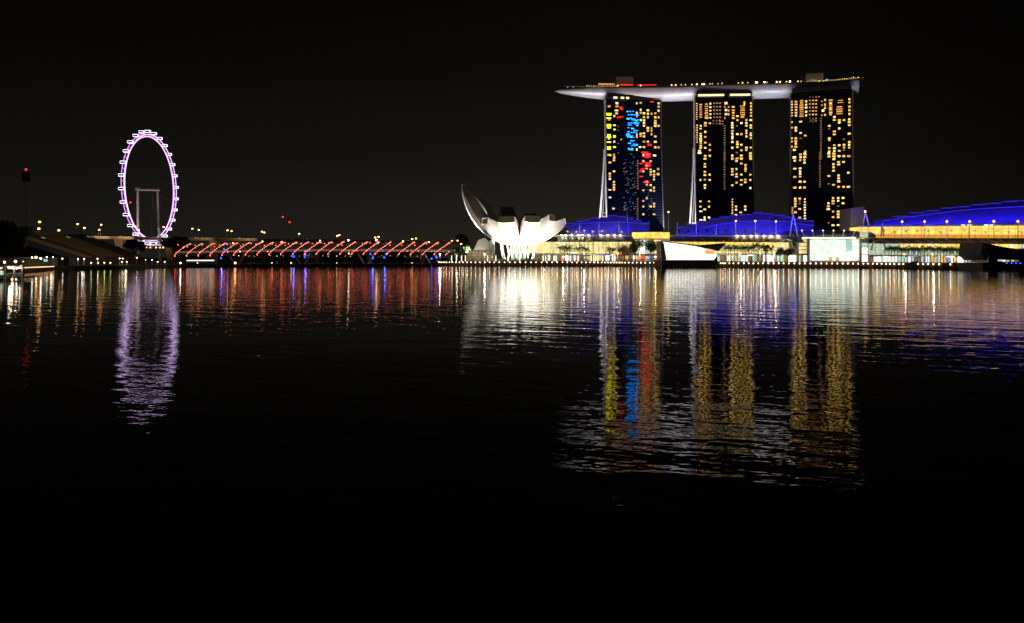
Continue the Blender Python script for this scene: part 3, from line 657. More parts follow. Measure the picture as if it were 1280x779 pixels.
def blue_roof(root, steps, yb, backtop, name, power, arc=None):
    """overlapping roof plates that climb and fall in steps; each has a lit top edge"""
    n = len(steps)
    for i, (x0, x1, y) in enumerate(steps):
        f0 = (x0-steps[0][0])/(steps[-1][1]-steps[0][0]); ybl = yb[0]+(yb[1]-yb[0])*f0; f1 = (x1-steps[0][0])/(steps[-1][1]-steps[0][0]); ybr = yb[0]+(yb[1]-yb[0])*f1
        a, b = W(x0, ybl, 4), W(x1+.4, ybr, 4)
        def tp(x, yy):
            Y = fy(x)+backtop; return P(x, yy, Y)
        dm = Vector((0, 0, (i % 2)*.35))
        c, d = tp(x1+.4, y), tp(x0, y)
        ah, bh = a.lerp(d, .62)+Vector((0, 0, 2.0)), b.lerp(c, .62)+Vector((0, 0, 2.0))
        # pull the knee so the plate reads as a shallow vault
        t = Vector((0, 0, -.7))
        m = MB(); m.grid([[a+dm, b+dm], [ah+dm, bh+dm], [d+dm, c+dm]]); m.grid([[b+dm+t, a+dm+t], [bh+dm+t, ah+dm+t], [c+dm+t, d+dm+t]])
        m.quad(d+dm, c+dm, c+dm+t, d+dm+t); m.quad(a+dm, d+dm, d+dm+t, a+dm+t); m.quad(b+dm, c+dm, c+dm+t, b+dm+t)
        pl = m.build('roof_plate', M['roofsheet'], root)
        MB().box((c+d)/2+Vector((0, -.3, .35))+dm, ((c-d).length, .5, .5), rz=math.atan2((c-d).y, (c-d).x)).build('edge_strip', E['strip'], pl)
        # V struts under the edge
        q = MB(); mid = (ah+bh)/2+Vector((0, -.6, .3)); q.cyl(d+Vector((0, -.8, 0)), mid, .16, n=4); q.cyl(c+Vector((0, -.8, 0)), mid, .16, n=4); q.build('strut', M['white'], pl)
    if arc:
        q = MB(); ps = []
        for (x, y) in arc: ps.append(P(x, y, fy(x)+backtop*.55))
        q.path([p+Vector((0, -3.0, 1.5)) for p in ps], .35, 5); q.build('arched_beam', E['strip'], root)
    x0, x1 = steps[0][0], steps[-1][1]; nl = max(2, int((x1-x0)/28))
    for i in range(nl):
        x = x0+(x1-x0)*(i+.5)/nl; f = (i+.5)/nl; y = yb[0]+(yb[1]-yb[0])*f
        st = min(steps, key=lambda s_: abs((s_[0]+s_[1])/2-x))
        wd_ = (W(x0+(x1-x0)/nl, y)-W(x0, y)).length
        src = W(x, min(y-12, st[2]+4), -13); tgt = P(x, st[2]*.45+y*.55, fy(x)+backtop*.45)
        light('AREA', 'blue_floodlight', src, (.018, .008, 1.0), power*.65, root, aim=tgt, size=1.2, sx=wd_*.9, spread=105)
def canopy(root, x0, x1, yt, yb, mm, nr, out=9, rib='white'):
    m = MB(); n = 10; T = []; B = []
    for i in range(n+1):
        f = i/n; x = x0+(x1-x0)*f; T.append(W(x, yt[0]+(yt[1]-yt[0])*f, 1)); B.append(W(x, yb[0]+(yb[1]-yb[0])*f, -out))
    m.grid([B, T]); m.grid([[p+Vector((0, .3, -.5)) for p in T], [p+Vector((0, .3, -.5)) for p in B]]); m.build('sun_canopy', mm, root)
    q = MB()
    for i in range(nr+1):
        f = i/nr; x = x0+(x1-x0)*f
        q.cyl(W(x, yt[0]+(yt[1]-yt[0])*f, .8)+Vector((0, 0, .3)), W(min(x+2.2, x1), yb[0]+(yb[1]-yb[0])*f, -out)+Vector((0, 0, .25)), .22, n=4)
    q.build('canopy_rib', M[rib], root)
def shopfronts(root, x0, x1, yt, yb, pal, wr=(3, 6), back=-1.2):
    x = x0; i = 0
    while x < x1-1.5:
        w_ = random.uniform(*wr); w_ = min(w_, x1-x)
        f = (x-x0)/(x1-x0); t = yt[0]+(yt[1]-yt[0])*f; b = yb[0]+(yb[1]-yb[0])*f; t += random.uniform(-.3, .9)
        wall([(x+.3, t), (x+w_-.3, t)], [(x+.3, b), (x+w_-.3, b)], .6, back).build('shopfront', E[random.choice(pal)], root)
        x += w_
# --- left wing (behind the museum)
LW = thing('shopping_wing', W(760, 326, 20), 'mall wing under a stepped blue lit roof behind the palms, nearest the museum', 'mall', 'waterfront mall wings')
strip(660, 790, 302.5, 302.5, 316.5, 317, 20, 1).build('glazed_wall', E['cream'], LW)
mullions(LW, 688, 790, 17, (302.5, 302.5), (316.5, 317), .22, mm='pale')
mullions(LW, 692, 790, 6, (302.5, 302.5), (316.5, 317), .5, -1.2, mm='white', name='pier')
for y in (306, 310, 313.5): strip(688, 790, y, y, y+.35, y+.35, .5, -.2).build('transom', M['pale'], LW)
canopy(LW, 697, 732, (295.4, 295.4), (302, 302), M['greenglass'], 5); canopy(LW, 732.2, 791, (295.4, 295.6), (302, 302), M['greyroof'], 5)
strip(690, 800, 293.6, 293.8, 295.3, 295.4, 18, 2).build('roof_gutter', M['pale'], LW)
blue_roof(LW, [(709, 720, 279.6), (720, 729.5, 277.4), (729.5, 739, 275.3), (739, 749.5, 273.6), (749.5, 760, 272), (760, 770.5, 270.2), (770.5, 781, 271.2), (781, 791, 273.4), (791, 801.5, 276), (801.5, 812, 279.6)], (294, 294), 42, 'r', 5200, [(705, 286), (722, 281.5), (745, 280), (770, 279.5), (790, 280.3), (808, 282)])
strip(662, 800, 317.2, 317.6, 319.2, 319.2, 12, -2).build('floor_slab', M['pale'], LW)
shopfronts(LW, 664, 826, (319.3, 319.3), (325.6, 326), ['shopw', 'shopo', 'shopd', 'shopd', 'shopg', 'shopb', 'shopr'])
for px in (702, 706.5, 714.5, 722.5, 727.5, 735.5, 751, 759, 767.5, 775): MB().ball(W(px, 294, -1), .85, 8, 5, .6).build('eave_lamp', E['lamp'], LW)
for px, py in ((709.5, 290), (720.5, 290.5), (730.5, 289), (741, 290), (753, 289.5), (777, 290.5)): MB().ball(W(px, py, 1)+Vector((0, 0, .6)), 1.1, 8, 5, .8).build('glow_ball', E['warm2'], LW)  # lit balls: their light is put into the surface itself
# curved yellow lantern between the wings
LB = thing('link_building', W(812, 326, 20), 'yellow lit bow fronted link block between the two left blue roofs', 'mall block')
m = MB(); T = []; B = []
for i in range(13):
    f = i/12; x = 790+47*f; bow = -7*math.sin(math.pi*f)
    T.append(W(x, 290.6, bow)); B.append(W(x, 298.2, bow*.6))
m.grid([B, T]).build('lantern_glass', E['gold'], LB)
m = MB()
for i in range(9): m.cyl(B[int(i*1.5)]+Vector((0, -.4, 0)), T[int(i*1.5)]+Vector((0, -.4, 0)), .15, n=4)
m.build('mullion', M['pale'], LB)
strip(789, 838, 289.5, 289.8, 290.6, 290.6, 16, -3).build('roof_slab', M['dark'], LB)
strip(790, 838, 298.3, 298.3, 318, 318, 10, 2).build('wall', M['pale'], LB)
for a, b, em in ((800.5, 806, 'shopw'), (806, 812, 'shopg'), (794, 800, 'mint'), (818, 826, 'cream')): strip(a, b, 300, 300, 317, 317, .5, 1).build('lit_bay', E[em], LB)
# --- middle wing
MW = thing('shopping_wing', W(925, 326, 20), 'mall wing under a stepped blue lit roof between the pavilion and the glass atrium', 'mall', 'waterfront mall wings')
strip(838, 988, 302, 302.5, 316, 317, 20, 1).build('glazed_wall', E['cream'], MW)
strip(842, 975, 302, 302.6, 306, 306.4, .6, -.2).build('gold_band', E['gold'], MW)
mullions(MW, 838, 988, 26, (302, 302.5), (316, 317), .2, mm='pale')
for y in (309.5, 313.2): strip(838, 988, y, y, y+.4, y+.4, .5, -.2).build('transom', M['pale'], MW)
canopy(MW, 840, 958, (295.2, 295.6), (302, 302.6), M['greyroof'], 10); canopy(MW, 958.2, 1000, (295.6, 295.6), (302.6, 303), M['pale'], 3)
strip(838, 1010, 293.8, 294, 295.1, 295.4, 18, 2).build('roof_gutter', M['pale'], MW)
blue_roof(MW, [(845, 858, 284.4), (858, 872, 280.6), (872, 886.5, 277), (886.5, 899, 274.6), (899, 914, 271.8), (914, 928, 270), (928, 941.5, 268.6), (941.5, 953, 266.9), (953, 966, 268), (966, 980, 270), (980, 991, 271.8), (991, 1003, 274.6), (1003, 1017, 276.6)], (294, 294.2), 44, 'r', 5200, [(848, 291), (870, 288.5), (895, 283), (920, 279.5), (950, 278), (980, 279.5), (1000, 282), (1016, 284.5)])
strip(862, 1010, 316.6, 317.2, 318.6, 319, 12, -2).build('floor_slab', M['pale'], MW)
shopfronts(MW, 896, 1008, (319, 318.5), (326.5, 327.5), ['shopw', 'shopw', 'shopo', 'shopd', 'shopg'])
for px in (921, 929.5, 938.5, 945.5, 954.5, 963, 972): MB().ball(W(px, 295, -1), .85, 8, 5, .6).build('eave_lamp', E['lamp'], MW)
for i in range(9): 
    p = W(850+i*12, 289.5, 5)+Vector((0, 0, 1)); MB().ball(p, 1.7, 8, 6).build('roof_shrub', M['leafdark'], MW)
# green glass half dome at the wing end
m = MB(); 
for k in range(9):
    a = math.pi*k/8; 
arc = [W(975+12*math.cos(t), 309-10.5*math.sin(t), -7) for t in [math.pi*i/14 for i in range(15)]]
arc2 = [p+Vector((4, 14, -1)) for p in arc]
MB().grid([arc, arc2]).build('dome_glass', M['greenglass'], MW); MB().path(arc, .5, 6).build('dome_arch', M['white'], MW)
arcb = [W(979+11*math.cos(t), 311-11.5*math.sin(t), -9) for t in [math.pi*i/14 for i in range(4, 15)]]
MB().path(arcb, .4, 6).build('dome_arch', M['white'], MW)
# --- glass atrium
AT = thing('glass_atrium', W(1040, 326, 20), 'pale green lit glass atrium hall with spiky roof lights', 'atrium')
panes = []
for j in range(6):
    y0, y1 = 299.6+j*4.4, 299.6+j*4.4+3.9
    for i in range(15):
        x0 = 1010.3+i*4.15
        em = ('atr2' if (i*7+j) % 5 in (0, 3) else 'atr1') if j < 4 else random.choice(['atr1', 'shopw', 'shopw', 'atr2', 'shopo' if j == 5 else 'atr1'])
        if 11 <= i <= 12 and j < 4: em = 'atr3'
        if em not in E: E[em] = emi(em+'_pane', {'atr1': (.86, 1, .80), 'atr2': (.74, .95, .74), 'atr3': (.50, .80, .70)}[em], {'atr1': 1.45, 'atr2': 1.15, 'atr3': .8}[em], .3, 1.5)
        wall([(x0, y0), (x0+3.8, y0)], [(x0, y1), (x0+3.8, y1)], .4, -2).build('pane', E[em], AT)
strip(1008, 1074, 297.6, 297.8, 299.4, 299.6, 14, -3).build('eave_beam', M['pale'], AT)
strip(1009.5, 1073, 299.5, 299.6, 327, 327.4, 14, -1.4).build('frame', M['pale'], AT)
for x in (995.5, 1009, 1073.5): strip(x-1, x+1, 298, 298, 327.2, 327.2, 3, -4).build('pier', M['pale'], AT)
strip(997, 1008, 299, 299, 317, 317, 8, 0).build('side_hall', E['cream'], AT)
for y in (303, 307.5, 312): strip(996, 1009, y, y, y+.8, y+.8, 1, -.6).build('balcony', M['pale'], AT)
strip(986, 996, 303, 303, 318, 318, 8, 1).build('grey_wall', M['greyroof'], AT)
m = MB(); rows = []
for k in range(5):
    f = k/4; row = []
    for i in range(19):
        x = 984+(1093-984)*i/18; g = (x-1038)/56; crest = 287.3+1.6*(g*g)+(3.5 if False else 0)
        yb_ = 297.6; y = yb_+(crest-yb_)*math.sin(f*math.pi/2); row.append(W(x, y, -3+16*(1-math.cos(f*math.pi/2))))
    rows.append(row)
m.grid(rows).build('vaulted_roof', M['greyroof'], AT, smooth=True)
m = MB()
for i in range(1, 18): m.path([rows[k][i]+Vector((0, -.2, .15)) for k in range(5)], .13, 4)
m.build('roof_rib', M['pale'], AT)
strip(1000.5, 1067, 296.9, 296.9, 298.1, 298.1, .5, -4).build('light_trough', E['coolw'], AT)
for x0, x1 in ((1004.5, 999), (1016, 1012), (1027, 1025), (1038, 1038), (1050.5, 1051), (1063, 1064.5)):
    m = MB(); m.cyl(W(x0, 296.5, -4), W(x1, 288.8, -6), .3, n=5); arm = m.build('roof_spike', M['white'], AT)
    MB().ball(W(x1, 288.6, -6.2), .75, 8, 5).build('spike_lamp', E['shopw'], arm)
strip(1022, 1056, 294.3, 294.3, 296.7, 296.7, .5, -2).build('clerestory', E['atr1'], AT)
for y0, y1, em in ((304, 308.5, 'shopg'), (309.8, 317, 'glassw'), (318.6, 327, 'shopw')): strip(1074.5, 1083, y0, y0, y1, y1, .6, -2).build('lit_bay', E[em], AT)
strip(1073.5, 1085, 299, 299, 327.3, 327.3, 10, -1).build('corner_block', M['pale'], AT)
strip(1073, 1083, 289.5, 290, 297, 297, .5, -3).build('lit_vent', E['mint'], AT)
# --- right wing
RW = thing('shopping_wing', W(1190, 327, 20), 'long mall wing with golden upper gallery and rising blue roof at the right edge', 'mall', 'waterfront mall wings')
strip(1078, 1300, 283.6, 281.6, 297.6, 297.8, 18, 6).build('gallery_glass', E['gold'], RW)
E['goldlow'] = emi('lit_gallery_orange', (1, .42, .06), .75, .4, .8)
strip(1092, 1300, 292.5, 293.2, 297.6, 297.8, .6, 5.2).build('gallery_parapet', E['goldlow'], RW)
mullions(RW, 1080, 1300, 26, (283.6, 281.6), (297.4, 297.7), .16, 4.6, mm='brown')
strip(1078, 1300, 286.6, 285.2, 287, 285.6, .4, 4.8).build('transom', M['brown'], RW)
strip(1076, 1300, 282.2, 279.8, 283.6, 281.6, 20, 3).build('roof_gutter', M['pale'], RW)
strip(1085, 1300, 297.7, 297.9, 299, 299, 8, -1).build('floor_slab', M['dark'], RW)
canopy(RW, 1090, 1300, (298.6, 298.8), (304.2, 305), M['greyroof'], 16)
strip(1086, 1300, 304.6, 305, 310, 311, 10, 1).build('upper_windows', E['gold'], RW)
strip(1086, 1126, 304.5, 304.8, 318.5, 318.8, .6, .2).build('mint_wall', E['mint'], RW)
strip(1126, 1300, 310.2, 311, 318.6, 319.4, 10, .6).build('lower_wall', E['mint'], RW)
for i in range(15): 
    x = 1128+i*10.5; strip(x, x+random.uniform(2, 4), 305.2, 305.2, 309.6, 309.6, .5, .3).build('bright_window', E[random.choice(['pale', 'warm', 'shopw', 'shopg'])], RW)
mullions(RW, 1088, 1290, 34, (304.6, 305), (318.6, 319.4), .18, -.4, mm='pale')
strip(1086, 1300, 318.8, 319.6, 320.2, 321, 8, -3).build('floor_slab', M['pale'], RW)
shopfronts(RW, 1086, 1236, (320.4, 321), (327.4, 328.6), ['shopw', 'shopo', 'shopd', 'shopd', 'shopg', 'shopb', 'shopw'])
arc = [W(1094+8.5*math.cos(t), 313-12.5*math.sin(t), -6) for t in [math.pi*i/14 for i in range(15)]]
MB().path(arc, .5, 6).build('entrance_arch', M['white'], RW); MB().grid([arc, [p+Vector((3, 10, 0)) for p in arc]]).build('arch_glass', M['greenglass'], RW)
blue_roof(RW, [(1078, 1094, 281.4), (1094, 1115, 276), (1115, 1136, 271), (1136, 1156, 267), (1156, 1175, 264), (1175, 1195, 261), (1195, 1214, 259), (1214, 1234, 256.8), (1234, 1253, 254.7), (1253, 1273, 252.8), (1273, 1300, 251)], (282.2, 279.6), 50, 'r', 5200, [(1100, 279), (1130, 274), (1160, 270), (1190, 266.5), (1220, 263.7), (1250, 262), (1275, 261), (1298, 260.5)])
for px in (1205, 1213, 1234, 1241): MB().box(W(px, 281.3, 1), (3.2, .6, .7)).build('eave_lamp', E['shopw'], RW)
# grey end slab
GS = MB().prism([P(1063.5, 293, 760), P(1063.5, 260.5, 760), P(1080.5, 258, 760), P(1080.5, 293, 760)], (0, 26, 0)).build('wall_slab', M['pale'], org=P(1072, 293, 760))
tag(GS, 'tall blank grey wall slab standing between the right tower and blue roof', 'wall')

light('SPOT', 'slab_fill', P(1064, 285, 735), (1, .86, .7), 5000, None, aim=P(1072, 272, 760), size=.5, angle=80)  # added spot that brings the slab up to a warm grey
# masts with lamps / A frames
def mast(px, ytop, ybot, lamp, label, tilt=0, back=-2, r=.4):
    b, t = W(px+tilt, ybot, back), W(px, ytop, back)
    rt = thing('roof_mast', b, label, 'mast', 'slim masts along the mall roofs')
    MB().cyl(b, t, r, r*.6, 6).build('pole', M['white'], rt)
    if lamp: MB().ball(t, .75, 8, 5).build('lamp', E['lampo'], rt)
    return rt
for i, (px, y) in enumerate(((724.5, 276.5), (748.5, 275.5))): mast(px, y, 294, 0, ['slim white mast in front of left part of the blue roof by the museum', 'slim white mast in front of middle of the blue roof by the museum'][i])
mast(783.2, 265, 294, 0, 'thin leaning mast rising above the blue roof by the left tower', 2.5)
mast(835, 265.3, 290, 2, 'lone lamp mast standing above the yellow link block')
for i, (px, y, lm) in enumerate(((846, 278, 0), (870, 279, 0), (894.5, 280, 0), (919, 276.5, 1), (943.3, 276.5, 1), (969, 277, 1))): mast(px, y, 294.5, lm, nth(i)+' mast from the left along the middle blue roof'+(', with a lamp on top' if lm else ', without a lamp'))
for i, px in enumerate((1126, 1154, 1181.7, 1210, 1240, 1270)): mast(px, 277.4-.1*i, 297.4, 1, nth(i)+' lamp mast from the left in front of the golden gallery')
def aframe(px, yt, xl, xr, yb, label, back=-5, lamp=True):
    t = W(px, yt, back); rt = thing('frame_mast', W(px, yb, back), label, 'mast', 'splayed masts on the mall roof')
    for x in (xl, xr): MB().cyl(W(x, yb, back), t, .65, .4, 6).build('leg', M['white'], rt)
    if lamp: MB().ball(t+Vector((0, 0, .5)), .8, 8, 5).build('lamp', E['lampo'], rt)
    light('SPOT', 'mast_uplight', W(px, yb, back-12), (1, .75, .6), 2500, rt, aim=t, size=.3, angle=60)
    return rt
aframe(989, 268, 984.5, 994.5, 296, 'white splayed mast where the middle blue roof meets the atrium', lamp=False)
aframe(1078, 265.6, 1074.3, 1083, 285, 'white splayed mast with a lamp in front of the grey wall slab')
aframe(1099, 279, 1097.5, 1101, 296, 'short splayed mast at left end of the golden gallery', lamp=False)
rt = aframe(772.5, 277.5, 771.3, 773.8, 294, 'white mast with stay cables before the blue roof by the left tower', lamp=False)
MB().cyl(W(772.5, 277.5, -5), W(763, 292, -5), .12, n=4).build('cable', M['white'], rt); MB().cyl(W(772.5, 277.5, -5), W(777, 292, -5), .12, n=4).build('cable', M['white'], rt)

# ================================================================== PAVILIONS ON THE WATER
def pv(px, py, Y): return P(px, py, Y)
YP = 612
LV = thing('crystal_pavilion', G(862, YP, 0), 'bright white glass crystal pavilion on a dark plinth in the water', 'pavilion')
MB().prism([P(828, 334.1, YP-6), P(896, 334.1, YP-6), P(897, 325.2, YP-6), P(827, 325.2, YP-6)], (0, 34, 0)).build('plinth', M['quay'], LV)
MB().prism([P(832.5, 325, YP), P(893, 325, YP), P(896.5, 318, YP), P(880.5, 312, YP-1), P(875, 307.6, YP), P(848, 304.6, YP), P(829, 302.6, YP)], (0, 22, 0)).build('glass_body', E['glassw'], LV)
m = MB()
for i in range(17):
    x = 833+i*3.75; top = 303+ (x-829)*.1 if x < 875 else 309+(x-875)*.35
    m.cyl(P(x, 325, YP-.4), P(x-.9, top+.6, YP-.4), .2, n=4)
for y in (307.5, 311.5, 315.5, 320): m.cyl(P(831.5, y, YP-.35), P(876 if y < 312 else 893, y, YP-.35), .12, n=4)
m.build('mullion', M['pale'], LV)
MB().prism([P(826, 302, YP-3), P(826, 301.3, YP-3), P(876, 306.4, YP-3), P(908, 303.8, YP-3), P(904, 308, YP-3), P(898.5, 314, YP-3), P(888, 311.6, YP-3), P(878, 309.8, YP-3), P(868, 307.4, YP-3)], (0, 26, 0)).build('folded_roof', M['brown'], LV)
MB().prism([P(881, 312.6, YP-2.2), P(893, 313.8, YP-2.2), P(893, 317.8, YP-2.2), P(881, 317.5, YP-2.2)], (0, 1, 0)).build('upper_window', E['shopo'], LV)
MB().prism([P(826.3, 302.5, YP-1.6), P(829.8, 303.2, YP-1.6), P(833, 325, YP-1.6), P(827, 325, YP-1.6)], (0, 20, 0)).build('side_frame', M['pale'], LV)
light('SPOT', 'plinth_light', P(862, 326, YP-30), (1, .9, .7), 500, LV, aim=P(862, 330, YP), size=1, angle=110)
YD = 482
DP = thing('dark_pavilion', G(1260, YD, 0), 'unlit faceted dark pavilion at the right edge of the water', 'pavilion')
MB().prism([P(1229, 338.3, YD-5), P(1330, 340, YD-5), P(1330, 329, YD-5), P(1227, 328.6, YD-5)], (0, 30, 0)).build('plinth', M['concrete'], DP)
MB().prism([P(1236, 328.4, YD), P(1330, 328.8, YD), P(1330, 308, YD), P(1300, 309.2, YD), P(1272, 311.4, YD), P(1250, 308, YD), P(1229, 303, YD), P(1236, 319, YD)], (4, 24, 0)).build('faceted_body', M['black'], DP)
MB().prism([P(1228.6, 303.4, YD-.5), P(1235.5, 319.5, YD-.5), P(1233.5, 325.5, YD-.5), P(1226, 318, YD-.5)], (-3, 20, 0)).build('pale_facet', M['pale'], DP)  # left facet in a paler material than the body
for px, py, em, ww in ((1250, 325.6, 'shopg', 3), (1255, 326, 'shopw', 2), (1260, 326.2, 'shopo', 2.2), (1266, 326, 'shopg', 2), (1271, 326.2, 'shopd', 3)): MB().box(P(px, py, YD-.4), (ww*.9, .4, 1.1)).build('low_window', E[em], DP)
for px in (1258.5, 1264.5, 1270, 1275.5): MB().ball(P(px, 329.2, YD-5.3), .5, 8, 5).build('marker_light', E['ledv'] if False else E['ledb'], DP)

# ================================================================== PROMENADE FURNITURE
def pergola(px0, px1, label, ytop=319.6, back=8):
    rt = thing('pergola', front((px0+px1)/2, back, DZ+.1), label, 'pergola', 'white lit pergola frames on the boardwalk')
    Y = shoreY((px0+px1)/2)+back
    for x in (px0, px1): 
        a = G(x, Y, DZ+.1); b = P(x, ytop, Y); MB().box((a+b)/2, (.8, .8, (b-a).z)).build('post', E['postlit'], rt)
    a, b = P(px0-.5, ytop, Y), P(px1+.5, ytop, Y); MB().box((a+b)/2+Vector((0, 0, .3)), ((b-a).length, 1.6, .5)).build('beam', M['white'], rt)
E['postlit'] = emi('post_glow', (1, .82, .56), 2.0, .3, 1)  # white posts glow by themselves: light on them put into the material
PG = [(564.5, 570.5), (577, 581.8), (609.5, 619.8), (635, 649.6), (679, 682), (692.6, 695.2), (709.5, 713), (718.5, 722.8), (739, 742), (744.5, 747.4), (753.4, 758.4), (766, 768.5)]
for i, (a, b) in enumerate(PG): pergola(a, b, nth(i)+' white lit pergola frame from the left along the museum boardwalk')
def planter(px0, px1, label, Yb=14, hh=2.0):
    A, B = front(px0, Yb, DZ), front(px1, Yb, DZ); m = MB()
    rt = thing('hedge', (A+B)/2, label, 'hedge', 'clipped hedges along the boardwalk')
    MB().hexa([A, B, B+Vector((0, 3, 0)), A+Vector((0, 3, 0))]+[q+Vector((0, 0, .8)) for q in (A, B, B+Vector((0, 3, 0)), A+Vector((0, 3, 0)))]).build('planter_box', M['concrete'], rt)
    m = MB(); rr = random.Random(px0); n = int((B-A).length*16)
    for _ in range(n):
        c = A.lerp(B, rr.random())+Vector((0, rr.uniform(0, 3), rr.uniform(.8, .8+hh))); d1 = Vector((rr.gauss(0, 1), rr.gauss(0, 1), rr.gauss(0, 1))).normalized()*.35; d2 = d1.orthogonal().normalized()*.3
        m.add([c-d1, c+d2, c+d1, c-d2], [(0, 1, 2, 3)])
    m.build('foliage', M['leaf'], rt)
for a, b, l in ((556, 563, 'clipped hedge by the left end of the boardwalk'), (587, 608, 'long clipped hedge left of the museum columns'), (622, 634, 'clipped hedge between the two widest pergola frames'), (651, 677, 'long clipped hedge below the middle of the museum'), (724, 738, 'clipped hedge under the palms right of the museum'), (775, 822, 'low hedge along the quay below the yellow link block')): planter(a, b, l)
def kiosk(px, wpx, ytop, em, label):
    Y = shoreY(px)+16; c = G(px, Y, DZ); hw = wpx/2*Y/F; zt = P(px, ytop, Y).z; rt = thing('market_kiosk', c, label, 'kiosk', 'kiosks along the promenade')
    MB().hexa([c+Vector((-hw, -2, zt-DZ-.9)), c+Vector((hw, -2, zt-DZ-.9)), c+Vector((hw, 2, zt-DZ-.9)), c+Vector((-hw, 2, zt-DZ-.9)), c+Vector((-hw*.7, -.8, zt-DZ)), c+Vector((hw*.7, -.8, zt-DZ)), c+Vector((hw*.7, .8, zt-DZ)), c+Vector((-hw*.7, .8, zt-DZ))]).build('canopy', E[em], rt)  # canopy emits: the light on it is put into its material
    for sx in (-1, 1): MB().cyl(c+Vector((sx*hw*.9, -1.8, 0)), c+Vector((sx*hw*.9, -1.8, zt-DZ-.9)), .12, n=5).build('post', M['white'], rt)
    MB().box(c+Vector((0, -1.2, .55)), (hw*1.6, .8, 1.1)).build('counter', M['wood'], rt)
kiosk(717.5, 10, 315.6, 'glassw', 'wide white lit kiosk canopy under the palms right of the museum')
kiosk(754, 10, 318, 'shopb', 'kiosk with a blue lit canopy in front of the cream mall wall')
kiosk(766, 6, 318, 'glassw', 'small white kiosk just left of the orange canopied kiosk')
kiosk(774, 7, 318, 'shopr', 'kiosk with an orange red canopy below the olive tree')
kiosk(915, 7, 318.4, 'shopo', 'small orange kiosk under the left of the middle palm row')
kiosk(938, 8, 318.6, 'glassw', 'white kiosk under the middle palm row')
kiosk(1142, 9, 319.6, 'shopb', 'bluish kiosk canopy under the long palm row')
kiosk(1188, 8, 320, 'glassw', 'white kiosk canopy towards the right end of the long palm row')
# palms
def make_palm(h=9.0, seed=0, nf=19, fl=4.2):
    rr = random.Random(seed)
    rt = thing('palm_tree', (0, 0, 0), 'x', 'palm tree', 'palm trees along the waterfront mall')
    m = MB(); p0 = Vector((0, 0, 0)); lean = Vector((rr.uniform(-.5, .5), rr.uniform(-.3, .3), 0))
    for k in range(5): 
        p1 = lean*((k+1)/5)**2+Vector((0, 0, h*(k+1)/5)); m.cyl(p0, p1, .26-.02*k, .24-.02*k, 7); p0 = p1
    m.build('trunk', M['bark'], rt)
    f = MB(); top = p0
    for k in range(nf):
        a = 2*math.pi*k/nf+rr.uniform(-.2, .2); up = rr.uniform(.1, 2.4); ln_ = fl*rr.uniform(.8, 1.15); d = Vector((math.cos(a), math.sin(a), 0)); sd = Vector((-math.sin(a), math.cos(a), 0)); prev = None
        for q in range(7):
            t = q/6; c = top+d*(ln_*t*(1.05-.18*up))+Vector((0, 0, up*ln_*.6*t-ln_*.8*t*t)); 
            if prev is not None:
                for sg in (-1, 1):
                    wl = .75*math.sin(math.pi*min(.95, t+.05))+.1
                    f.add([prev, prev.lerp(c, .6), prev.lerp(c, .5)+sd*(sg*wl)+Vector((0, 0, -.8))], [(0, 1, 2)])
                f.add([prev-sd*.08, prev+sd*.08, c], [(0, 1, 2)])
            prev = c
    f.build('crown', M['leaf'], rt); return rt
palms = [make_palm(8, 1), make_palm(9.5, 2), make_palm(8.8, 3, 21)]
first = [True]*3
def palm(px, pyc, Y, label, k=None, s_=1, group=None):
    k = random.randrange(3) if k is None else k
    if first[k]: o = palms[k]; first[k] = False
    else: o = copy_tree(palms[k])
    h = [8, 9.5, 8.8][k]; top = CH+(HY-pyc)/F*Y; s2 = (top-DZ)/h
    place(o, G(px, Y, DZ), label, random.uniform(0, 6), (s_, s_, s2), group); return o
L1 = [(700, 310.5), (705, 310), (709.5, 311), (713, 310.5), (721.5, 311.5), (727.5, 310), (732, 312)]
for i, (px, py) in enumerate(L1): palm(px, py, shoreY(px)+28, nth(i)+' palm from the left in the row right of the museum', s_=1.45)
L2 = [(907+i*3.6, 309.8+(i % 3)*.5) for i in range(10)]+[(944, 308), (948, 307), (952, 309.5), (958, 310), (964, 311)]
for i, (px, py) in enumerate(L2): palm(px, py, shoreY(px)+24, nth(i)+' palm from the left in the row right of the white pavilion', s_=1.25, group='palms in front of the middle wing')
L3 = [(1110+i*4.1, 312.2+random.uniform(-.9, .7)) for i in range(22)]+[(1205, 313), (1209.5, 312), (1214, 313), (1219, 313.5), (1224, 313.2)]
for i, (px, py) in enumerate(L3): palm(px, py, shoreY(px)+22+random.uniform(-2, 4), nth(i)+' palm from the left in the long row below the golden gallery', s_=1.25, group='palms in front of the right wing')
for i in range(13): 
    px = 1105+i*14.2; o = palm(px, 288.6+(i % 3)*.5, fy(px)+3.0, nth(i)+' small potted palm from the left on the golden gallery terrace', s_=.62, group='potted palms on the gallery terrace')
    zf = W(px, 297.4, 0).z; top = CH+(HY-289.2)/F*(fy(px)+3); o.location.z = zf; o.scale.z = (top-zf)/9
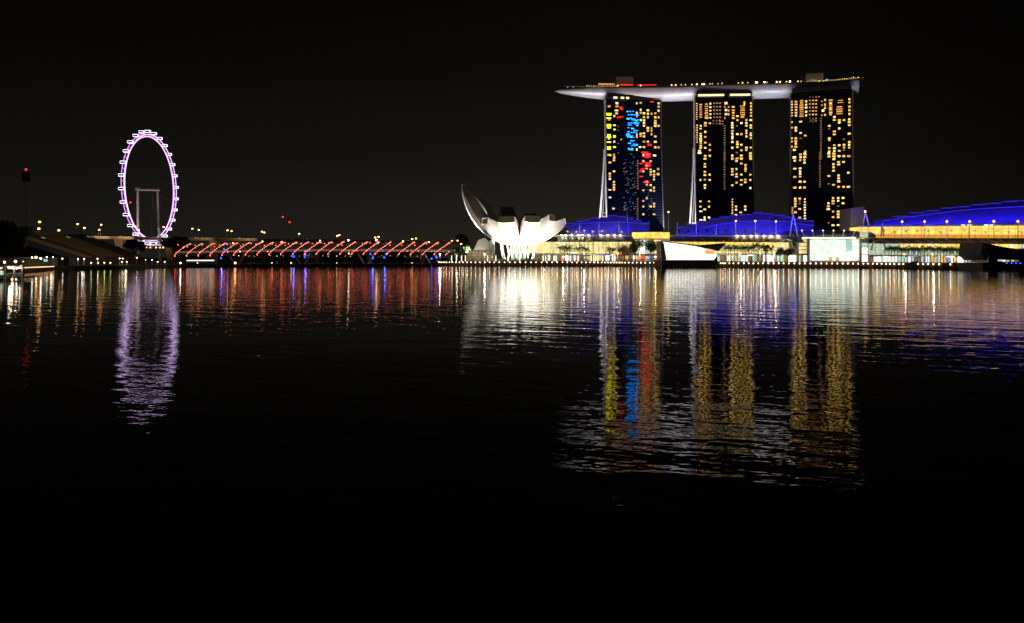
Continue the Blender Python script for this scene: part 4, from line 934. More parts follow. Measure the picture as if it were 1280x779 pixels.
# broadleaf trees
def tree(base, h, r, label, mm='leafdark', seed=1, cat='tree', group='broadleaf trees by the waterfront', n=1500, leaf=.8, flat=.75, lobes=7):
    rr = random.Random(seed); base = Vector(base); rt = thing('broadleaf_tree', base, label, cat, group)
    m = MB(); fork = base+Vector((0, 0, h*.38)); m.cyl(base, fork, h*.035, h*.025, 7); cs = []
    for k in range(lobes):
        a = 2*math.pi*k/lobes+rr.uniform(-.4, .4); q = base+Vector((math.cos(a)*r*.55*rr.uniform(.5, 1.15), math.sin(a)*r*.55*rr.uniform(.5, 1.1), h*rr.uniform(.55, .85)))
        m.cyl(fork, q, h*.018, h*.006, 5); cs.append((q, r*rr.uniform(.34, .52)))
    cs.append((base+Vector((0, 0, h*.82)), r*.5)); m.build('trunk', M['bark'], rt)
    f = MB()
    for _ in range(n):
        c, cr_ = rr.choice(cs); d = Vector((rr.gauss(0, 1), rr.gauss(0, 1), rr.gauss(0, 1))).normalized()*(cr_*rr.random()**.4); d.z *= flat; p = c+d
        d1 = Vector((rr.gauss(0, 1), rr.gauss(0, 1), rr.gauss(0, 1))).normalized(); d2 = d1.orthogonal().normalized(); l_ = leaf*rr.uniform(.6, 1.2)
        f.add([p-d1*l_, p+d2*l_*.7, p+d1*l_, p-d2*l_*.7], [(0, 1, 2, 3)])
    f.build('crown', M[mm], rt); return rt
def tr(px, ytop, wpx, Y, label, z=DZ, **k):
    b = G(px, Y, z); top = CH+(HY-ytop)/F*Y; return tree(b, top-z, wpx/2*Y/F, label, **k)
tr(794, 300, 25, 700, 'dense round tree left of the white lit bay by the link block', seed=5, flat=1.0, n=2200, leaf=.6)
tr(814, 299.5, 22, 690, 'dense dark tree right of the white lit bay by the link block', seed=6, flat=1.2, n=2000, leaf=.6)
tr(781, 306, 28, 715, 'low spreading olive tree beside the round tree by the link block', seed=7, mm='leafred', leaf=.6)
tr(763, 307, 16, 720, 'thin rust coloured tree in front of the cream mall wall', seed=8, mm='leafred', n=500, leaf=.5)
tr(823.5, 310.5, 6, 690, 'small tree squeezed between the dark tree and the white pavilion', seed=9, n=600, leaf=.5)
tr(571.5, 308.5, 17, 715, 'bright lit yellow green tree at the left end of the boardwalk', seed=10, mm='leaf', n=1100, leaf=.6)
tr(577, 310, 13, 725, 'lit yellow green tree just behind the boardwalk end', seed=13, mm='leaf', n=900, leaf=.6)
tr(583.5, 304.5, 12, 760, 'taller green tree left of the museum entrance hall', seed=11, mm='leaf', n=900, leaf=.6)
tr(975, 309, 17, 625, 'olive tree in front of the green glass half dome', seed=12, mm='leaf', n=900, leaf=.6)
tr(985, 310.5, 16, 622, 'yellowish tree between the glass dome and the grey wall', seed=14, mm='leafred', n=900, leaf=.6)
tr(957, 304, 10, 630, 'taller dark tree at the right end of the middle palm row', seed=15, n=700, leaf=.6)
for px in (704, 716, 729, 912, 926, 940, 953, 1118, 1142, 1166, 1190, 1212):
    Yp = shoreY(px); light('SPOT', 'palm_fill', G(px, Yp+15, DZ+.4), (.85, 1, .5), 4500, {0: LW, 1: MW, 2: RW}[0 if px < 830 else (1 if px < 1080 else 2)], aim=G(px, Yp+26, 17), size=.3, angle=100)  # added greenish spots that brighten the palm crowns
# boardwalk area lights on plants and paving (lamp posts)
def lamppost(px, Y, z, ytop, label, em='lamp', power=900, col=(1, .85, .6), r=.8, name='lamp_post', group='lamp posts along the promenade'):
    b = G(px, Y, z); t = P(px, ytop, Y); rt = thing(name, b, label, 'street lamp', group)
    MB().cyl(b, t, .22, .14, 6).build('pole', M['steel'], rt); MB().ball(t+Vector((0, 0, r*.4)), r, 9, 6, .75).build('lamp_head', E[em], rt)
    if power: light('POINT', 'lamp_glow', t+Vector((0, -2.2, -1.2)), col, power, rt, size=.6)
    return rt
for px, py, em, pw, lb in ((550, 318, 'lamp', 1500, 'bright lamp post at the very tip of the boardwalk'), (605.8, 318.3, 'lamp', 1800, 'bright lamp post by the museum entrance hall'), (571, 318.2, 'lamp', 1500, 'lamp post under the lit yellow green tree'), (679.5, 316.2, 'lampo', 700, 'small orange lamp post right of the museum columns'), (704, 321.5, 'lamp', 1500, 'low bright lamp post under the left palms'), (730, 316.5, 'lampo', 1800, 'lamp post among the palms right of the museum'), (819, 321.5, 'lamp', 600, 'lamp post beside the plinth of the white pavilion'), (772, 317, 'lampo', 1500, 'lamp post below the rust coloured tree'), (800, 316, 'lampw', 1800, 'white lamp post between the two dense trees'), (925, 317.5, 'lampo', 1600, 'lamp post under the left half of the middle palm row'), (950, 316.5, 'lampo', 1600, 'lamp post under the right end of the middle palm row'), (968, 318, 'lampo', 1800, 'lamp post before the green glass dome'), (1130, 318, 'lampo', 1400, 'lamp post under the left part of the long palm row'), (1165, 318, 'lampo', 1400, 'lamp post under the middle of the long palm row'), (1200, 318, 'lampo', 1400, 'lamp post under the right part of the long palm row'), (1228, 317, 'lampo', 1200, 'lamp post beside the unlit dark pavilion')):
    lamppost(px, shoreY(px)+12, DZ, py, lb, em, pw*1.1, r=.75 if em == 'lamp' else .5)
# added fill spots, no lamps there, brightening the mall's blank canopies from the promenade side
for px, pw, c in ((730, 9000, (1, .85, .55)), (900, 9000, (1, .85, .55)), (960, 9000, (1, .85, .6)), (1040, 11000, (.9, 1, .8)), (1150, 7000, (1, .8, .45)), (1230, 6000, (1, .8, .45)), (812, 5000, (1, .9, .6))):
    light('SPOT', 'canopy_fill', W(px, 318, -24), c, pw*1.3, {0: LW, 1: MW, 2: RW}[0 if px < 830 else (1 if px < 1080 else 2)], aim=W(px, 304, 0), size=1.0, angle=140)

# ================================================================== FERRIS WHEEL
WY = 1000; WCt = Vector(((188.6-640)/F*WY, WY, CH+(HY-235)/F*WY)); phi = R(92.3)
tdir = Vector((math.cos(phi), math.sin(phi), 0)); axd = Vector((math.sin(phi), -math.cos(phi), 0))
wh = thing('ferris_wheel', Vector((WCt.x, WY, 2.6)), 'huge observation wheel with violet white lit rim across the bay', 'ferris wheel')
def ring(r, off, n=112): return [WCt+axd*off+tdir*(r*math.sin(2*math.pi*i/n))+Vector((0, 0, r*math.cos(2*math.pi*i/n))) for i in range(n)]
RO, RI = 77.3, 74.2
MB().path(ring(RO, -2.4), .55, 5, True).build('outer_rim', E['rim'], wh)
MB().path(ring(RO, 2.4), .55, 5, True).build('outer_rim', E['rimw'], wh)
MB().path(ring(RI, 0), .75, 5, True).build('inner_rim', E['rimw'], wh)
a_, b_, c_ = ring(RO, -2.4), ring(RO, 2.4), ring(RI, 0)
for i in range(0, 112, 2):
    m = MB(); j = (i+1) % 112; m.path([a_[i], b_[j], c_[i], a_[j]], .28, 4); m.build('rim_truss', E['rimm'], wh)
m = MB()
for i in range(0, 112, 8): m.cyl(WCt+axd*(3 if i % 16 else -3), c_[i], .035, n=3, cap=False)
m.build('spoke_cable', M['steel'], wh)
capb = None
for k in range(28):
    t = 2*math.pi*(k+.5)/28; c = WCt+tdir*(81.6*math.sin(t))+Vector((0, 0, 81.6*math.cos(t)))
    if capb is None:
        m = MB(); m.cyl(c-axd*3.3, c+axd*3.3, 1.5, 1.5, 10); capb = m.build('capsule', M['black'], wh, org=c)
        g = MB()
        for sgn in (-1, 1):
            for dz in (-1.55, 1.55): g.cyl(c-axd*3.5+Vector((0, sgn*.9, dz)), c+axd*3.5+Vector((0, sgn*.9, dz)), .26, n=4)
        for s3 in (-1, 1): 
            for sgn in (-1, 1): g.cyl(c+axd*(3.5*s3)+Vector((0, sgn*.9, -1.55)), c+axd*(3.5*s3)+Vector((0, sgn*.9, 1.55)), .26, n=4)
        g.build('frame_light', E['cap'], capb, org=c)
    else:
        o = capb.copy(); C.objects.link(o); o.parent = wh; o.location = c-wloc(wh)
        o2 = capb.children[0].copy(); C.objects.link(o2); o2.parent = o
for x, top in ((172.2, 108), (198, 106.5)):
    X = (x-640)/F*WY; MB().cyl((X-(1.5 if x > 180 else -1), WY, 2.6) if False else (X+(2.5 if x > 180 else .5), WY, 2.6), (X-(.8 if x > 180 else 0), WY, top), 1.9, 1.7, 10).build('support_column', M['pale'], wh)
    MB().cyl((X-2.8, WY, top+.8), (X+2.8, WY, top+.8), 2.2, 2.2, 10).build('hub_bearing', M['pale'], wh)
MB().cyl(((171-640)/F*WY, WY, 107.6), ((199-640)/F*WY, WY, 107.0), 1.5, 1.5, 10).build('axle', M['pale'], wh)
light('SPOT', 'column_light', (WCt.x-5, WY-60, 35), (1, .88, .97), 110000, wh, aim=(WCt.x, WY, 70), size=2, angle=90)
TB = thing('terminal_building', P(192, 310, 960), 'low rounded boarding terminal glowing violet at the foot of the wheel', 'building')
MB().prism([P(180, 312, 960), P(206, 312, 960), P(206, 307, 960), P(180, 307, 960)], (0, 30, 0)).build('wall', M['dark'], TB)
m = MB(); m.ball(P(193, 306.8, 968), 9.5, 20, 8, .2); m.build('canopy_disc', emi('canopy_glow', (.8, .6, 1), .9, .3, .3), TB)
for px in (183, 188, 195, 200, 204): MB().ball(P(px, 309.5, 958), .8, 8, 5).build('wall_lamp', E[random.choice(['lampw', 'lampo', 'ledw'])], TB)

# ================================================================== VIADUCT, STREET LAMPS
VY = 900
def vz(px): # deck height
    y = 296.2+(302.3-296.2)*(px-110)/(560-110); return y
vd = thing('road_viaduct', P(330, 318, VY), 'long concrete road viaduct passing in front of the wheel and behind the red lit footbridge', 'bridge')
m = MB(); k = MB(); xs = list(range(108, 600, 24))
for a, b in zip(xs[:-1], xs[1:]):
    A, B = P(a, vz(a), VY), P(b, vz(b), VY); t = Vector((0, 24, 0)); d = Vector((0, 0, -2.6)); m.hexa([A+d, B+d, B+d+t, A+d+t, A, B, B+t, A+t])
    k.hexa([A+Vector((0, -.4, -.3)), B+Vector((0, -.4, -.3)), B+Vector((0, -.01, -.3)), A+Vector((0, -.01, -.3)), A+Vector((0, -.4, 1)), B+Vector((0, -.4, 1)), B+Vector((0, -.01, 1)), A+Vector((0, -.01, 1))])
m.build('road_deck', M['concrete'], vd); k.build('parapet', M['pale'], vd)
for px in (150, 212, 268, 330, 396, 462, 528):
    A = P(px, vz(px), VY+11); MB().hexa([Vector((A.x-2, VY+9, 0)), Vector((A.x+2, VY+9, 0)), Vector((A.x+2, VY+14, 0)), Vector((A.x-2, VY+14, 0)), Vector((A.x-5.5, VY+7, A.z-2.7)), Vector((A.x+5.5, VY+7, A.z-2.7)), Vector((A.x+5.5, VY+16, A.z-2.7)), Vector((A.x-5.5, VY+16, A.z-2.7))]).build('pier', M['concrete'], vd)
for px, pw in ((120, 2500), (150, 2600), (250, 1000), (304, 1300), (200, 900)): light('SPOT', 'deck_light', P(px, vz(px)+3, VY-18), (1, .6, .28), pw*6, vd, aim=P(px, vz(px)+1, VY), size=.8, angle=120)
# cars' and deck lamps glow seen as small streaks
for px, em in ((120, 'lampo'), (132, 'ledw'), (150, 'lampo'), (300, 'lampo'), (245, 'lampo')): MB().ball(P(px, vz(px)-.5, VY+2), .7, 8, 5).build('deck_lamp', E[em], vd)
# street lamp prototype
def make_lamp():
    rt = thing('street_lamp', (0, 0, 0), 'x', 'street lamp', 'orange street lamps along the viaduct')
    MB().cyl((0, 0, 0), (0, 0, 12), .28, .16, 6).build('pole', M['steel'], rt)
    m = MB(); m.cyl((0, 0, 12), (.9, 0, 12.4), .12, n=5); m.build('arm', M['steel'], rt)
    m = MB(); m.ball((.9, 0, 12.3), 1.1, 9, 6, .7); m.build('lamp_head', E['lampo'], rt); return rt
lampP = make_lamp(); used = False
SL = [(49.5, 277.5, 640), (48.5, 286, 640), (73.5, 288, 700), (97, 280.3, 760), (105.5, 285, 760), (126.5, 281, VY+4), (124, 287.3, VY+4), (169, 283.5, VY+4), (173.5, 287.5, VY+4), (204.5, 284, VY+4), (240.5, 286, VY+4), (248.5, 287.5, VY+4), (284.5, 288, VY+4), (289.5, 289, VY+4), (327.5, 289.7, VY+4), (330.5, 290.8, VY+4), (374, 292.4, VY+4), (421.5, 295, VY+4), (424.2, 294, VY+4), (469, 297, VY+4), (473.2, 296.2, VY+4), (515.2, 299, VY+4), (520, 298.2, VY+4), (565, 301.3, VY+4), (572, 301, VY+4), (576.5, 305, VY-20)]
for i, (px, py, Y) in enumerate(SL):
    if not used: o = lampP; used = True
    else: o = copy_tree(lampP)
    t = P(px, py, Y); zb = P(px, vz(px), Y).z if Y >= VY and px > 110 and px < 575 else (4 if px > 110 else 2.6)
    s2 = (t.z-zb)/12.3; place(o, (t.x-.9, Y, zb), nth(i)+' orange street lamp from the left along the raised road', 0, (1, 1, s2))
    if True:
        for ch in o.children:
            if ch.name.startswith('lamp_head'): ch.scale = (1, 1, 1/s2); ch.location = (0, 0, 12.3-12.3/s2)

# ================================================================== HELIX FOOTBRIDGE
HYk = 775
hb = thing('helix_footbridge', G(390, HYk, 5), 'helix footbridge wound with red lamp strings leading to the museum', 'footbridge')
def hax(px):
    f = (px-222)/(565-222); yc = 311.5-1.6*math.sin(math.pi*f)+ (1.5*(1-f)) - .5*f
    return P(px, yc, HYk)
RH = 7.0
m = MB()
A, B = None, None
for i in range(30):
    p, q = hax(218+i*12), hax(230+i*12); d = Vector((0, 0, -RH*.55)); t = Vector((0, 3.2, 0))
    m.hexa([p+d-t, q+d-t, q+d+t, p+d+t]+[v+Vector((0, 0, .8)) for v in (p+d-t, q+d-t, q+d+t, p+d+t)])
m.build('walkway_deck', M['pale'], hb)
m = MB()
for i in range(30):
    p, q = hax(218+i*12), hax(230+i*12); d = Vector((0, 3.0, -RH*.55+2.8)); m.hexa([p+d-Vector((0,0,2)), q+d-Vector((0,0,2)), q+d+Vector((0,.3,-2)), p+d+Vector((0,.3,-2)), p+d, q+d, q+d+Vector((0, .3, 0)), p+d+Vector((0, .3, 0))])
m.build('glass_balustrade', emi('balustrade_glow', (.5, .35, .28), .22, .4, .3), hb)
m = MB()
for i in range(15):
    p = hax(222+i*24); q = hax(min(565, 222+(i+1)*24))
    for a in (R(50), R(130), R(90)): dv = Vector((0, -RH*math.cos(a), RH*math.sin(a))); m.cyl(p+dv, q+dv, .14, n=4)
m.build('canopy_rail', M['steel'], hb)
for kx in range(24):
    x0 = 219+kx*14.7; span = 19.5
    pts = []; front_ = []
    for i in range(8):
        t = .04+1.0*i/7                     # 0 = bottom front, 1 = top, >1 over the crest
        th = math.pi*t; px = x0+20*t-2.3*math.sin(2*th)
        if px > 566: break
        c = hax(px); v = c+Vector((0, -RH*math.sin(th), -RH*math.cos(th))); pts.append(v)
    if len(pts) < 3: continue
    hel = MB().path(pts, .18, 5).build('helix_tube', M['steel'], hb)
    l = MB()
    for i, v in enumerate(pts): l.ball(v+Vector((0, -.35, 0)), .42 if i < 7 else .3, 7, 4)
    l.path([v+Vector((0, -.3, 0)) for v in pts], .03, 3); l.build('lamp_string', E['led'], hel)
    if kx % 1 == 0:
        l = MB()
        for i, v in enumerate(pts[2:7]): l.ball(v.lerp(pts[min(i+3, len(pts)-1)], .5)+Vector((0, -.85, .1)), .3, 6, 4)
        l.build('core_lamp', E['ledw'], hel)
for i in range(66):
    px = 226+i*5.05+random.uniform(-1.2, 1.2); c = hax(px); MB().ball(c+Vector((0, -RH*.7, random.choice([-3.3, -3.0, 3.4, 5.2, 6.2]))), random.uniform(.28, .42), 7, 4).build('deck_lamp', E[random.choice(['ledw', 'ledw', 'led', 'led', 'pale'])], hb)
for px, ya, em in ((352, 302.5, 'lampo'), (328, 302, 'lampo'), (291.5, 304, 'lampo'), (284, 305.5, 'ledv'), (400, 301, 'lampo'), (435.5, 300.5, 'lamp'), (470.5, 300.3, 'lamp'), (504, 301.5, 'lampo'), (536, 302.7, 'lampo'), (436, 317, 'lampo'), (300, 314.5, 'ledw')):
    MB().ball(P(px, ya, HYk-8.4), .75, 8, 5).build('node_lamp', E[em], hb)
m_ = None
for px in (296, 378, 458, 541):
    b = G(px-4, HYk, .1) if False else G(px, HYk, .2); z1 = hax(px).z-RH
    for dx in (-1, 1):
        for sy in (-1, 1): MB().cyl(b+Vector((dx*2, sy*1.5, 0)), Vector((b.x+dx*9.5, HYk+sy*3, z1+1.5)), .45, .4, 6).build('slanted_leg', M['steel'], hb)
    MB().cyl(G(px, HYk, -1), G(px, HYk, 1.1), 5.5, 5.5, 14).build('pile_cap', M['quay'], hb)
for px, py in ((276.3, 322.8), (280, 311.5), (367, 321), (381, 321.5), (366, 318), (382, 318.5), (463, 317.5), (466.3, 322.8), (480.2, 322), (482.5, 317.5), (539.5, 323.5), (545.5, 322), (574 if False else 545.5, 320.5)): MB().ball(P(px, py, HYk-9), .85, 8, 5, 1.3).build('pier_lamp', E['ledb'], hb)
for px in (367, 382, 466, 481, 277): light('POINT', 'pier_glow', P(px, 321, HYk-11), (.05, .15, 1), 900, hb, size=.5)

# ================================================================== FLOATING PONTOON LINE
fp = thing('floating_pontoon', PYX(370, 333.6, 0)+Vector((0, 0, 0)), 'long low dark floating pontoon lying across the bay under the footbridge', 'pontoon')
A, B = G(196, 590), G(540, 694)
n = 26; m = MB(); g2 = MB()
for i in range(n):
    p, q = A.lerp(B, i/n), A.lerp(B, (i+.94)/n); t = Vector((0, 7, 0)); h = Vector((0, 0, 2.3)); z0 = Vector((0, 0, -.5)); m.hexa([p+z0, q+z0, q+t+z0, p+t+z0, p+h, q+h, q+t+h, p+t+h])
    g2.cyl(p+h, p+h+Vector((0, 0, 1)), .1, n=4)
    g2.cyl(p+h+Vector((0, 0, 1)), q+h+Vector((0, 0, 1)), .06, n=4)
m.build('float_section', M['dark'], fp); g2.build('guard_rail', M['steel'], fp)
for px, em, r_ in ((225.5, 'lamp', .6), (294, 'lampo', .9), (364, 'lampo', .5), (421, 'ledw', .4), (515, 'ledw', .4), (340, 'lampo', .35), (247, 'lampo', .35)):
    f = (px-196)/(540-196); p = A.lerp(B, f); Yp = 1/((1-f)/590+f/694); MB().ball(P(px, 328.8, Yp), r_, 8, 5).build('marker_lamp', E[em], fp)
st = thing('covered_walkway', P(250, 327.5, 680), 'long white lit covered walkway on the water below the left end of the footbridge', 'walkway')
MB().prism([P(232, 329.2, 680), P(269, 329, 680), P(269, 327.5, 680), P(232, 327.7, 680)], (0, 8, 0)).build('floor', M['concrete'], st)
MB().prism([P(232.5, 324.6, 680), P(268.5, 324.6, 680), P(268, 324.0, 680), P(233, 324.0, 680)], (0, 8, 0)).build('roof', M['pale'], st)
MB().prism([P(233.5, 326.3, 681), P(268, 326.2, 681), P(268, 325.1, 681), P(233.5, 325.2, 681)], (0, .5, 0)).build('light_strip', E['coolw'], st)
for px in (233, 242, 251, 260, 268): MB().cyl(P(px, 327.6, 681), P(px, 324.4, 681), .25, n=5).build('post', M['steel'], st)

# ================================================================== GRANDSTAND
gs = thing('grandstand', G(100, 640, 2.6), 'big sloping grandstand with khaki, red, green and purple seat blocks', 'grandstand')
RN, RF = P(-6, 295, 535), P(104, 292.5, 745); BN, BF = P(86, 322.6, 522), P(176, 319.5, 700)
nb = 40
bands = [(0, .16, 'seat_purple'), (.16, .27, 'seat_khaki'), (.27, .37, 'seat_red'), (.37, .72, 'seat_khaki'), (.72, 1.0, 'seat_green')]
for s0, s1_, mm in bands:
    m = MB()
    a0, a1 = RN.lerp(RF, s0), RN.lerp(RF, s1_); b0, b1 = BN.lerp(BF, s0), BN.lerp(BF, s1_)
    rows = []
    for i in range(nb):
        p, q = a0.lerp(b0, i/nb), a1.lerp(b1, i/nb); p2, q2 = a0.lerp(b0, (i+1)/nb), a1.lerp(b1, (i+1)/nb)
        pz, qz = Vector((p2.x, p2.y, p.z)), Vector((q2.x, q2.y, q.z)); m.quad(p, pz, qz, q); m.quad(pz, p2, q2, qz)
    m.build('seat_block', M[mm], gs)
m = MB(); m.quad(RN, RF, Vector((RF.x, RF.y, 2.6)), Vector((RN.x, RN.y, 2.6))); m.add([RN, BN, Vector((BN.x, BN.y, 2.6)), Vector((RN.x, RN.y, 2.6))], [(0, 1, 2, 3)]); m.quad(BN, BF, Vector((BF.x, BF.y, 2.6)), Vector((BN.x, BN.y, 2.6)))
m.build('support_structure', M['dark'], gs)
for s0 in (.1, .33, .63, .92):
    p = RN.lerp(RF, s0).lerp(BN.lerp(BF, s0), .16); q = RN.lerp(RF, s0).lerp(BN.lerp(BF, s0), .22); MB().path([p+Vector((0, 0, 1.2)), q+Vector((0, 0, 1.2))], .28, 4).build('seat_reflection', emi('seat_glint', (.8, .85, .7), .35), gs)  # light reflected on the seat stripes, put in as glowing strips
light('SPOT', 'stand_fill', G(150, 500, 50), (1, .85, .55), 48000, gs, aim=G(100, 640, 12), size=2, angle=85)  # added fill spot for the dim seats, no lamp of the stand

# ================================================================== LEFT BANK LIGHTS, TREES, JETTY
for i, (px, py, em, Y, lb) in enumerate(((58.5, 321.5, 'lampw', 480, ''), (66.5, 321.6, 'lamp', 490, ''), (78, 323.6, 'lamp', 500, ''), (97.5, 324.2, 'lamp', 522, ''), (105, 324, 'lampw', 524, ''), (122, 323.8, 'lamp', 530, ''), (149.5, 323.4, 'lamp', 550, ''), (153.5, 323.4, 'lampw', 552, ''), (159, 327.5, 'lampo', 548, ''), (171, 322.5, 'lamp', 570, ''), (182, 325, 'lampo', 575, ''), (190, 325.5, 'lamp', 585, ''))):
    lamppost(px, Y, 2.6, py, nth(i)+' small lamp post from the left along the quay below the grandstand', em, 250 if i in (1, 4, 8) else 0, r=.33, group='lamp posts below the grandstand')
for i, px in enumerate((114, 122.5, 130.5, 138, 152.5, 158.5, 197, 206)):
    Y = 528+(px-114)*.7; p = P(px, 328.6 if px < 145 else 327.4, Y)
    rt = thing('bollard_light', Vector((p.x, p.y, 2.6)), nth(i)+' low greenish bollard light from the left at the grandstand quay edge', 'bollard light', 'bollard lights at the grandstand quay')
    MB().cyl((p.x, p.y, 2.6), (p.x, p.y, p.z), .2, n=6).build('post', M['steel'], rt); MB().ball(p, .48, 8, 5, .6).build('lamp', emi('bollard_lamp', (.75, 1, .25), 10), rt)
E['strl'] = emi('string_lamp_warm', (1, .55, .25), 5)
rs = thing('quay_rail', G(48, 470, 2.6), 'string of warm lamps on the rail of the restaurant quay at far left', 'railing')
a, b = P(29, 334.7, 395), P(67, 333.2, 492)
MB().cyl(a+Vector((0, 0, -.5)), b+Vector((0, 0, -.5)), .12, n=5).build('rail', M['steel'], rs)
for i in range(18):
    p = a.lerp(b, i/17); MB().ball(p, .26, 8, 5).build('string_lamp', E['strl'], rs); 
m = MB()
for i in range(12): p = a.lerp(b, i/11); m.cyl(Vector((p.x, p.y, 2.6)), p, .08, n=4)
m.build('rail_post', M['steel'], rs)
# restaurants
rst = thing('restaurant_row', G(20, 420, 2.6), 'low orange lit restaurant row under the dark trees at far left', 'restaurant')
x = -12
MB().prism([G(-15, 432, 2.6), G(64, 520, 2.6), G(64, 520, 8.2), G(-15, 432, 8.2)], (0, 14, 0)).build('building_wall', M['concrete'], rst)
MB().prism([G(-15, 426, 8.2), G(50, 498, 8.2), G(50, 498, 9.0), G(-15, 426, 9.0)], (0, 22, 0)).build('roof', M['dark'], rst)
E['resto'] = emi('restaurant_glow', (1, .42, .06), .8, .6, .7)
while x < 44:
    w_ = random.uniform(2, 4.5); Y = 430+(x+15)*1.05; Yb = 430+(x+w_+15)*1.05
    a0, b0 = G(x+.3, Y, 3.0), G(x+w_-.3, Yb, 3.0); hh_ = random.uniform(3.2, 4.8)
    MB().prism([a0, b0, b0+Vector((0, 0, hh_)), a0+Vector((0, 0, hh_))], (0, .5, 0)).build('lit_bay', E[random.choice(['resto', 'resto', 'shopo', 'shopd'])], rst); x += w_+.3
for px, py, em, r_ in ((19.5, 327, 'lampw', 1.0), (5.5, 327.8, 'lampw', .7), (45, 321.8, 'lampo', 1.15), (40, 322.2, 'lampw', .6), (51, 323, 'lampw', .7), (29, 327, 'ledw', .5), (26.5, 332, 'ledw', .4)): 
    MB().ball(P(px, py, 405), r_*.62, 8, 5).build('wall_lamp', E[em], rst)
light('POINT', 'terrace_lamp', P(45, 321, 420), (1, .55, .15), 1500, rst, size=.5); light('POINT', 'terrace_lamp', P(15, 326, 392), (1, .6, .2), 900, rst, size=.5)
sg = MB().box(P(57, 325.6, 470), (2.6, .4, 1.6)).build('lit_sign', E['shopg'], rst)
# jetty
jt = thing('jetty', G(10, 272, 0), 'small white framed jetty with lamps at the far left corner of the water', 'jetty')
YJ = 265
MB().prism([G(-30, YJ, .6), G(27.5, YJ+6, .6), G(27.5, YJ+6, 1.2), G(-30, YJ, 1.2)], (0, 9, 0)).build('deck', M['concrete'], jt)
for px in (-10, 6, 18, 28): MB().box(G(px, YJ+2 if px < 10 else YJ+5, 2.8), (.55, .55, 5.8)).build('post', M['pale'], jt)
for z in (1.9, 2.6, 5.4): MB().cyl(G(-28, YJ+1, z), G(28, YJ+5.5, z), .12 if z < 5 else .2, n=5).build('rail', M['white'], jt)
for px in (0.5, 2, 11, 12.5, 15, 21, 24.5): MB().ball(P(px, 335+random.uniform(-.5, 1.2), YJ+4), .24, 8, 5).build('rail_lamp', E['lamp' if px > 3 else 'ledw'], jt)
MB().box(P(3, 341, YJ+3), (1.6, .5, 1.6)).build('ticket_window', E['shopg'], jt)
light('POINT', 'jetty_lamp', G(12, YJ-4, 5.5), (.9, .95, .8), 160, jt, size=.3)
# trees at the left and around the wheel
tr(8, 275.5, 46, 500, 'tall unlit tree mass in front of the grandstand at the left edge', z=2.6, seed=21, n=3500, leaf=1.1, flat=.8, group='unlit trees on the left bank')
tr(30, 279.5, 30, 520, 'unlit tree crown just right of the tallest left edge tree', z=2.6, seed=22, n=2500, leaf=1.0, group='unlit trees on the left bank')
tr(10, 307, 52, 470, 'lower dark tree over the restaurant row', z=2.6, seed=23, n=3000, leaf=.9, flat=.6, group='unlit trees on the left bank')
tr(219, 295.5, 34, 860, 'dark tree clump right of the foot of the wheel', z=3, seed=24, n=2500, leaf=1.2, group='unlit trees on the left bank')
tr(168, 299.5, 34, 870, 'dark shrub mass under the road viaduct left of the wheel foot', z=3, seed=27, n=1200, leaf=1.1, flat=.7, group='unlit trees on the left bank')
tr(232, 298.5, 18, 850, 'smaller dark tree beside the clump right of the wheel', z=3, seed=25, n=1600, leaf=1.1, group='unlit trees on the left bank')
tr(579, 291, 20, 900, 'dark tree behind the footbridge end left of the museum petal', z=DZ, seed=26, n=2500, leaf=1.2, flat=.9)
for i, (px, yt, wp) in enumerate(((290, 316.5, 60), (335, 316, 46), (372, 315.5, 50), (410, 316.3, 52), (452, 316, 50), (497, 316, 52), (535, 315.6, 40), (240, 316, 50))):
    tr(px, yt, wp, 1560, nth(i)+' dark bush clump on the far shore seen under the footbridge', z=5, seed=30+i, n=900, leaf=2.4, flat=.5, group='dark trees on the far shore')
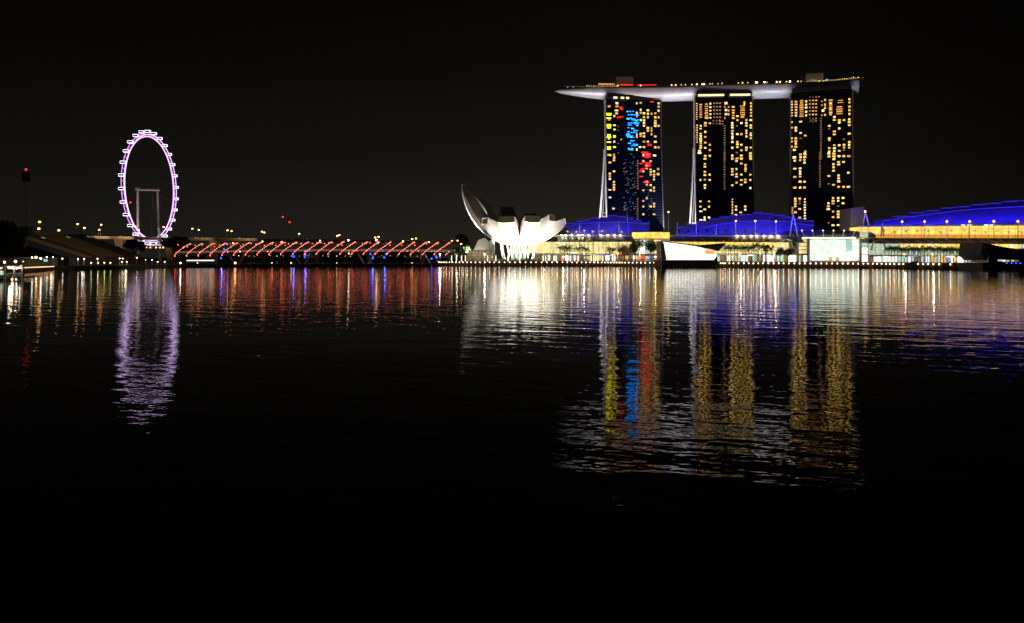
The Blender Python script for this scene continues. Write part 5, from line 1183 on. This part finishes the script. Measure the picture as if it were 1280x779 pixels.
for i in range(26):
    px = 300+i*9.3+random.uniform(-2, 2)
    if px > 538: break
    p = P(px, 320.0+random.uniform(-.4, .5), 1496); rt = thing('shore_lamp', Vector((p.x, p.y, 5)), nth(i)+' small lamp from the left on the far shore under the footbridge', 'lamp', 'lamps on the far shore')
    MB().cyl((p.x, p.y, 5), (p.x, p.y, p.z), .3, n=5).build('post', M['steel'], rt); MB().ball(p, .85, 8, 5, .8).build('lamp', E[random.choice(['pale', 'warm', 'coolw', 'lampo' if i % 4 == 0 else 'pale'])], rt)
# aviation lights on unlit masts
def redmast(px, py, Y, label, body=True):
    b = G(px, Y, 3); t = P(px, py, Y); rt = thing('signal_mast', b, label, 'mast', 'masts with red warning lights')
    MB().cyl(b, t, .5, .3, 6).build('pole', M['dark'], rt); MB().ball(t, 1.5, 8, 5).build('warning_light', E['lampr'], rt)
    if body: MB().box(t+Vector((0, 0, -12)), (8, 8, 14)).build('cabin', M['dark'], rt)
redmast(32.5, 212, 1100, 'dark mast with cabin and red warning light at far left', True)
redmast(353.5, 271.3, 1250, 'left of two thin masts with red warning lights above the footbridge', False)
redmast(362, 277.8, 1250, 'right of two thin masts with red warning lights above the footbridge', False)
redmast(163, 253.2, 1250, 'thin mast whose red warning light shows inside the wheel', False)
# small boat
Yb = shoreY(1080)-6
bt = thing('small_boat', G(1080, Yb, 0), 'small dark moored boat with a teal cover at the quay below the atrium', 'boat')
c = G(1080, Yb, 0); pr2 = []
rows = []
for i in range(9):
    f = i/8*2-1; w_ = 1.1*(1-abs(f)**3*.85); rows.append([c+Vector((f*3.2, -w_, 1.0+.3*f*f)), c+Vector((f*3.0, -w_*.6, -.2)), c+Vector((f*3.0, w_*.6, -.2)), c+Vector((f*3.2, w_, 1.0+.3*f*f))])
MB().grid(rows).build('hull', M['dark'], bt)
MB().hexa([c+Vector((-1.8, -1, 1)), c+Vector((1.6, -1, 1)), c+Vector((1.6, 1, 1)), c+Vector((-1.8, 1, 1)), c+Vector((-1.2, -.7, 2)), c+Vector((1.0, -.7, 2)), c+Vector((1.0, .7, 2)), c+Vector((-1.2, .7, 2))]).build('cover', M['teal'], bt)
# remove nothing: prototypes are all placed
bpy.context.view_layer.update()
